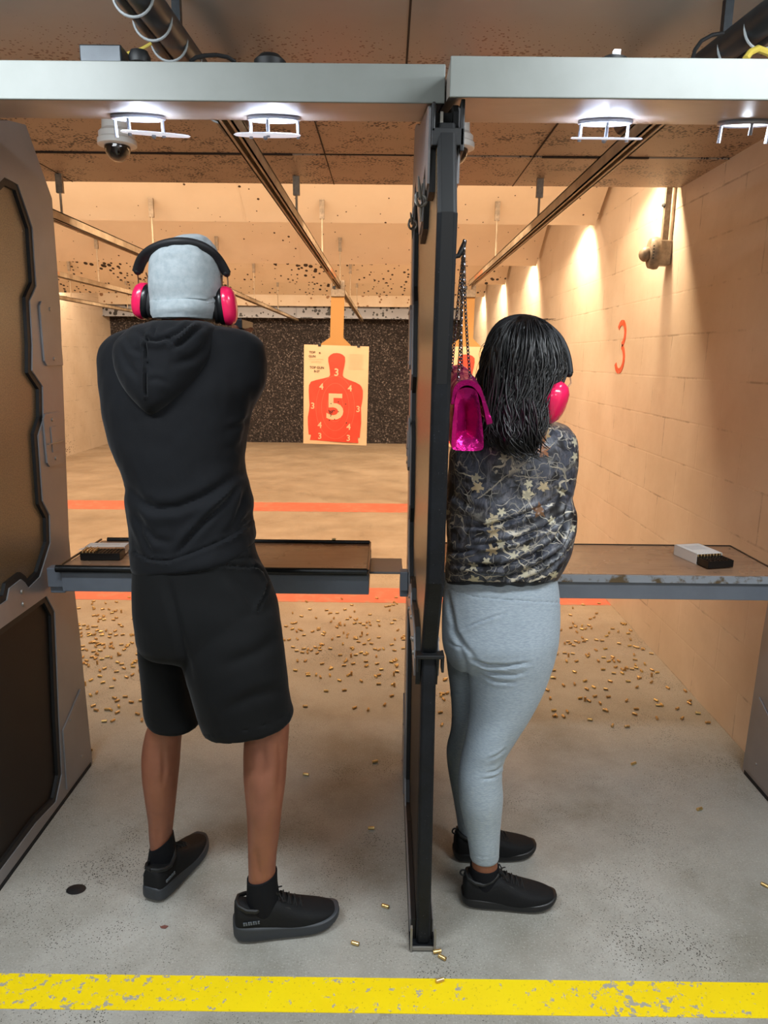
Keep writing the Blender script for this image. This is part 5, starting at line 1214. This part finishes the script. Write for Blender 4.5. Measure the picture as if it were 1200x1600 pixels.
# hair
hv = dens([(497, 806, 836, 1.94, .03, .03), (502, 794, 847, 1.94, .058, .05), (512, 782, 856, 1.94, .082, .08), (530, 772, 866, 1.94, .104, .09), (555, 763, 873, 1.94, .118, .085), (580, 758, 873, 1.935, .122, .07), (605, 756, 860, 1.925, .122, .05), (630, 752, 850, 1.91, .120, .04), (652, 752, 846, 1.89, .112, .03), (672, 755, 843, 1.865, .096, .03), (690, 764, 836, 1.845, .078, .02), (702, 780, 828, 1.835, .062, .02)], 3)
hb = MB(); hb.loft(rings(hv, p=2.1))
me = bake(hb.mesh('hair'), [('REMESH', dict(mode='VOXEL', voxel_size=.005, use_smooth_shade=True)), ('SMOOTH', dict(factor=.5, iterations=3))], 'hair')
displace(me, lambda c, n: .010 * noise.noise(Vector((c.x * 22 + 1.5 * math.sin(c.z * 18), c.y * 22, c.z * 7))) + .0045 * noise.noise(Vector((c.x * 70 + 4 * math.sin(c.z * 22), c.y * 70, c.z * 5))) + .003 * noise.noise(Vector((c.x * 160, c.y * 160, c.z * 9))))
st = MB()
def hairpt(y, phi, off):
    """phi: -90 left edge, 0 facing the viewer, 90 right edge"""
    k = 0
    while k < len(hv) - 2 and hv[k + 1][0][0] < y: k += 1
    a, b = hv[k], hv[k + 1]; t = max(0, (y - a[0][0]) / (b[0][0] - a[0][0]))
    if t > 1: t = 1
    xl = a[1] + (b[1] - a[1]) * t; xr = a[2] + (b[2] - a[2]) * t; Y = a[3][0] + (b[3][0] - a[3][0]) * t; bb = a[4] + (b[4] - a[4]) * t
    A = at(xl, y, Y=Y); B = at(xr, y, Y=Y); c = (A + B) / 2; u = (B - A) / 2
    cp, sp = math.cos(R(phi)), math.sin(R(phi))
    return c + u * (1 + off / .06) * math.copysign(abs(sp) ** .93, sp) + Vector((0, -1, 0)) * (bb + off) * math.copysign(abs(cp) ** .93, cp)
rnd = random.Random(11)
def strand(phi, y0, y1, r, off, wav, drift, n=16, curl=0):
    ph0 = rnd.uniform(0, 6.28); fr = rnd.uniform(.8, 1.7); P = []; rs = []
    for i in range(n + 1):
        t = i / n; y = y0 + (y1 - y0) * t
        w1 = wav * t * math.sin(ph0 + fr * 6.28 * t)
        p = hairpt(min(y, 702), phi + drift * t + w1 * 260, off + .004 * math.sin(ph0 * 2 + 9 * t))
        if y > 702: p = p + Vector((curl * (y - 702) * .0012, -.004, -(y - 702) * .0013))
        p += Vector((w1 * .6, 0, 0)); P.append(p); rs.append(r * (1 - .75 * t ** 2) * (.35 + .65 * min(1, t * 6)))
    st.tube(P, rs, 5)
for k in range(230):
    phi = rnd.uniform(-105, 105); strand(phi, rnd.uniform(498, 520), rnd.uniform(640, 708), rnd.uniform(.0018, .0045), rnd.uniform(-.001, .005), rnd.uniform(.010, .034), rnd.uniform(-14, 10))
for k in range(260):
    phi = rnd.uniform(-110, 112); strand(phi, rnd.uniform(496, 540), rnd.uniform(600, 712), rnd.uniform(.0006, .0012), rnd.uniform(.003, .009), rnd.uniform(.006, .03), rnd.uniform(-14, 10), curl=rnd.uniform(-1, 3))
for k in range(46):   # curled ends sweeping right over the collar
    phi = rnd.uniform(-30, 50); strand(phi, rnd.uniform(600, 640), rnd.uniform(704, 722), rnd.uniform(.0015, .0035), rnd.uniform(.004, .010), rnd.uniform(.01, .03), rnd.uniform(-5, 25), curl=rnd.uniform(0, 3.5))
for k in range(34):   # wispy side strands on the left
    P = []; x0 = rnd.uniform(776, 800); xe = rnd.uniform(748, 768); y0 = rnd.uniform(504, 520); y1 = rnd.uniform(555, 640); Yk = rnd.uniform(1.88, 1.98); b_ = rnd.uniform(.5, 1)
    for i in range(13):
        t = i / 12; P.append(at(x0 + (xe - x0) * math.sin(t * 1.5) ** b_ + 4 * math.sin(t * 7 + k), y0 + (y1 - y0) * t, Y=Yk))
    st.tube(P, [.0012 * (1 - .7 * i / 12) for i in range(13)], 5)
for k in range(60):   # loose waves: left side, and curls ending over the right shoulder
    if k % 2:
        x0, y0, xe, y1 = rnd.uniform(766, 785), rnd.uniform(540, 590), rnd.uniform(744, 768), rnd.uniform(650, 700); Yk = rnd.uniform(1.80, 1.90)
    else:
        x0, y0, xe, y1 = rnd.uniform(812, 840), rnd.uniform(620, 655), rnd.uniform(828, 858), rnd.uniform(690, 716); Yk = rnd.uniform(1.765, 1.80)
    P = []; a_ = rnd.uniform(2, 5); f_ = rnd.uniform(3.5, 7)
    for i in range(15):
        t = i / 14; P.append(at(x0 + (xe - x0) * t ** 1.3 + a_ * math.sin(t * f_ + k), y0 + (y1 - y0) * math.sin(t * 1.45), Y=Yk - (.02 * t if k % 2 else .015 * math.sin(t * 3))))
    st.tube(P, [rnd.uniform(.0016, .0034) * (1 - .75 * (i / 14) ** 2) for i in range(15)], 5)
for k in range(26):   # flyaways on the crown
    x0 = rnd.uniform(800, 850); a = rnd.uniform(-1.2, 1.6); P = [at(x0 + a * 16 * t + 3 * math.sin(5 * t + k), 502 - 12 * t * rnd.uniform(.7, 1) + 8 * t * t, Y=1.93) for t in (0, .25, .5, .75, 1)]
    st.tube(P, .0004, 4)
n0 = len(me.vertices); mb2 = MB(); mb2.add([v.co.copy() for v in me.vertices], [tuple(p.vertices) for p in me.polygons]); mb2.add(st.v, st.f)
link(mb2.mesh('hair', recalc=False), 'hair', M['hair'], wo, ang=80)

wc = at(842, 619, Y=1.885)
earmuff(wo, [(wc, (1, -.62, -.45), 22, 1.14), (at(798, 585, Y=1.99), (-1, .1, .2), 0, .75)],
        [(762, 556), (768, 530), (785, 508), (812, 500), (842, 506), (870, 528), (884, 556), (889, 584)], [2.0, 1.99, 1.98, 1.97, 1.95, 1.93, 1.91, 1.895],
        [[(891, 588, 1.893), (892, 598, 1.89), (882, 614, 1.88)], [(884, 590, 1.895), (880, 600, 1.89), (866, 612, 1.88)]])
sock([(1352, 734.5, 780, 1.80, .0375), (1362, 734, 781, 1.80, .040), (1380, 733, 784, 1.80, .042), (1395, 735, 786, 1.80, .040)], wo)
sock([(1318, 716, 752, 2.0, .036), (1335, 716, 756, 2.0, .040), (1345, 720, 756, 2.0, .036)], wo)
shoe(wo, at(724, 1406, Z=0), -91, .268, None, M['soleb'], wd=1.02)
shoe(wo, at(711, 1338, Z=0), -83, .262, None, M['soleb'], wd=1.0)

# ================================================================== pink bag on the hook
bagr = thing('handbag', (.19, 1.68, 1.35), 'metallic magenta quilted flap bag hanging on its chain from the middle divider', 'handbag')
secs = []; n = 8
def bagsec(Y, zt, zb, wt, wb, x0=.1435):
    # closed outline in XZ, 20 points
    pts = []
    xm = x0 + wb / 2
    for (fx, fz) in ((-.5, .06), (-.44, 0), (-.2, -.01), (.2, -.01), (.44, 0), (.5, .06), (.5, .3), (.48, .6), (.44, .85), (.38, .96), (.25, 1), (0, 1.02), (-.25, 1), (-.38, .96), (-.44, .85), (-.48, .6), (-.5, .3)):
        w_ = wb + (wt - wb) * max(0, fz); pts.append(Vector((xm - (wb - w_) * .3 + fx * w_, Y, zb + fz * (zt - zb))))
    return pts
for i in range(n + 1):
    t = i / n; e = .0 if 0 < i < n else .0
    secs.append(bagsec(1.575 + .20 * t, 1.487 + .030 * t, 1.352 + .012 * t, .056, .078 * (1 if i not in (0, n) else .96)))
bb = MB(); bb.loft(secs, cap=False)
# folded gussets (ends pushed inwards along the middle)
for s_, dy in ((secs[0], .030), (secs[-1], -.03)):
    m_ = len(s_); c = sum(s_, Vector()) / m_; r1 = []; r2 = []
    for p in s_:
        dx = abs(p.x - c.x); q = p.lerp(c, .35); q = Vector((q.x, p.y + dy * .25 * (1 - dx / .05), q.z)); r1.append(q)
        q = p.lerp(c, .78); q = Vector((c.x + (q.x - c.x) * .4, p.y + dy * .9, q.z + (p.z - c.z) * .25)); r2.append(q)
    r3 = [Vector((c.x, p.y + dy * 1.1, c.z + (p.z - c.z) * .35)) for p in s_]
    bb.loft([s_, r1, r2, r3], cap=False)
    bb.add(r3, [tuple(range(m_))])
def bagdisp(c, n_):
    return .0022 * noise.noise(c * 42) + .003 * noise.noise(c * 18)
bb.build('bag_body', M['magenta'], bagr, sub=2, disp=bagdisp)
fp = MB(); rows_ = []
prof = [(.1445, 1.452), (.145, 1.472), (.150, 1.488), (.160, 1.498), (.174, 1.502), (.190, 1.498), (.201, 1.486), (.209, 1.468), (.216, 1.448), (.222, 1.428), (.227, 1.412)]
for i in range(17):
    t = i / 16; Y = 1.568 + .214 * t; rows_.append([Vector((x, Y, z + .030 * t)) for x, z in prof])
vs = []; fs = []; W_ = len(prof)
for r_ in rows_: vs += r_
for i in range(16):
    for j in range(W_ - 1): fs.append((i * W_ + j, i * W_ + j + 1, (i + 1) * W_ + j + 1, (i + 1) * W_ + j))
fp.add(vs, fs); me = fp.mesh('flap')
me = bake(me, [('SUBSURF', dict(levels=2, render_levels=2)), ('SOLIDIFY', dict(thickness=.006, offset=0))], 'flap')
def quilt(c, n_):
    a = (c.y + c.z) * 30; b = (c.y - c.z) * 30
    return .004 * (abs(math.sin(a)) * abs(math.sin(b))) ** .5 + .002 * noise.noise(c * 40)
displace(me, quilt); link(me, 'flap', M['magenta'], bagr)
MB().ball((.228, 1.70, 1.455), (.006, .014, .012), 12, 8).build('clasp', M['chain'], bagr)
hz = hk.z
def chain(a, b, sag):
    a, b = Vector(a), Vector(b); mb = MB(); L = (b - a).length; nl = int(L / .0078); d = (b - a).normalized()
    for k in range(nl):
        t = (k + .5) / nl; p = a.lerp(b, t) + Vector((sag[0], sag[1], 0)) * 4 * t * (1 - t)
        q = Vector((0, 1, 0)).rotation_difference(d).to_matrix() @ Matrix.Rotation(R(45 + 90 * (k % 2)), 3, 'Y')
        mb.torus(p, .0042, .00135, n=10, m=5, sc=(.75, 1.25), M=q)
    mb.build('chain', M['chain'], bagr)
chain((.160, 1.597, hz + .003), (.157, 1.60, 1.495), (.002, 0)); chain((.161, 1.601, hz + .003), (.188, 1.62, 1.498), (-.004, 0))
chain((.162, 1.604, hz + .002), (.153, 1.72, 1.515), (-.001, .0)); chain((.162, 1.607, hz + .002), (.178, 1.72, 1.522), (-.004, 0))

# ================================================================== spent casings
cz = (0, 0, .0048)
def casing_mesh():
    mb = MB(); prof = [(0, -.0095), (.0046, -.0095), (.0048, -.0088), (.0040, -.0080), (.0040, -.0072), (.0047, -.0066), (.0047, .0095), (.0040, .0095), (.0039, -.0050), (0, -.0050)]
    mb.lathe((0, 0, 0), prof, ax=(1, 0, 0), n=14); return mb
cm = casing_mesh().mesh('spent_casing')
for p_ in cm.polygons: p_.use_smooth = True
cm.set_sharp_from_angle(angle=R(35)); cm.materials.append(M['brassd'])
cm2 = cm.copy(); cm2.materials[0] = M['brass']
nc = 0
def casing(x, y, label, group, bright=False, rz=None):
    global nc
    o = bpy.data.objects.new('spent_casing', cm2 if bright else cm); COL.objects.link(o); o.location = (x, y, .0056); o.scale = (1.12, 1.12, 1.12)
    o.rotation_euler = (rnd.uniform(0, 6.28), 0, rnd.uniform(0, 3.14) if rz is None else rz)
    if not bright and rnd.random() < .08: o.rotation_euler = (0, R(90), 0); o.location.z = .0108
    if y > 2.2: o.location.z = o.location.z
    tag(o, label, 'casing', group); nc += 1
solo = [(683, 1487, 'brass casing lying against the foot of the middle divider'), (691, 1496, 'brass casing just in front of the foot of the middle divider'), (687, 1532, 'brass casing lying on the yellow floor line'),
        (602, 1416, 'brass casing on the concrete left of the foot of the middle divider'), (555, 1474, 'brass casing near the toe of the right black shoe of the hooded person'), (580, 1294, 'lone casing on bare concrete left of the middle divider, nearest below the bench shadow'),
        (586, 1190, 'casing beside the middle divider at the edge of the bench shadow'), (478, 1210, 'lone casing right of the bare calf of the person in shorts'), (990, 1193, 'pale casing lying alone in the middle of the right stall floor'),
        (1093, 1264, 'casing alone on the right stall floor toward the right divider'), (1195, 1383, 'casing at the right edge of the photo on bare concrete'), (141, 1171, 'casing just beside the lower corner of the left divider')]
for x, y, lb in solo:
    p = at(x, y, Z=.005); casing(p.x, p.y, lb, None, bright=True, rz=R(rnd.uniform(-50, 30)))
def scatter(n, x0, x1, ys, label, group, lim=None):
    k = 0; guard = 0
    while k < n and guard < 20000:
        guard += 1
        px = rnd.uniform(x0, x1); m, s_ = rnd.choice(ys); py = rnd.gauss(m, s_)
        if py < 925 or py > 1150: continue
        if lim and not lim(px, py): continue
        p = at(px, py, Z=.005)
        if p.x > XR - .02: continue
        casing(p.x, p.y, label, group, bright=rnd.random() < .3); k += 1
leftof = lambda x, y: x > 100 + (y - 900) * .14 + 8
scatter(84, 112, 222, [(985, 28), (1010, 25), (1045, 30), (1090, 25)], 'spent casing in the dense scatter left of the hooded person in shorts', 'spent casings left of the person in shorts', leftof)
scatter(92, 440, 636, [(985, 30), (1010, 30), (1035, 25), (1075, 35)], 'spent casing on the floor between the hooded person and the middle divider', 'spent casings between the person in shorts and the divider', lambda x, y: x > 432 + (y - 930) * .15)
scatter(9, 686, 700, [(1040, 35), (1090, 20)], 'spent casing glimpsed between the middle divider and the grey leggings', 'spent casings by the leggings')
scatter(103, 840, 1150, [(1000, 25), (1030, 22), (1050, 25), (1085, 28)], 'spent casing on the floor between the grey leggings and the block wall', 'spent casings right of the leggings', lambda x, y: x < 945 + (y - 932) * 1.0 - 10 and x > 878 - max(0, y - 1000) * .45)
rest = MB()
for k in range(170):
    for _ in range(300):
        a_ = rnd.choice([(118, 222), (442, 634), (850, 1080)]); px = rnd.uniform(*a_); py = rnd.gauss(978, 26)
        if py < 936 or py > 1060: continue
        p = at(px, py, Z=.005)
        if p.x < XR - .03 and (px < 600 or px < 945 + (py - 932) * 1.0 - 8): break
    m_ = casing_mesh().xform(Matrix.Translation((p.x, p.y, .0056)) @ Matrix.Rotation(rnd.uniform(0, 3.14), 4, 'Z') @ Matrix.Scale(1.1, 4)); rest.add(m_.v, m_.f)
o = rest.build('spent_casings', M['brassd'], loc=(0, 3.6, 0)); tag(o, 'farther spent casings strewn over the lane floor under and beyond the benches', 'casings', None, 'stuff')
# bits on the floor
p = at(119, 1390, Z=0); tag(MB().lathe(p, [(0, 0), (.020, 0), (.024, .001), (.014, .003), (0, .0035)], n=18, sc=(1.2, .9)).build('debris_patch', M['black'], loc=p), 'small dark flattened blob on the concrete beside the left divider', 'debris')
p = at(256, 1449, Z=0); tag(MB().prism([(p.x - .011, p.y), (p.x, p.y + .006), (p.x + .012, p.y + .003), (p.x + .006, p.y - .006), (p.x - .004, p.y - .005)], lambda u, v, d: Vector((u, v, d + .001)), 0, .0015).build('paper_scrap', pm('reddish_scrap', '#6b4038', .8), smooth=False, loc=p), 'tiny reddish scrap on the concrete in front of the left shoe', 'debris')
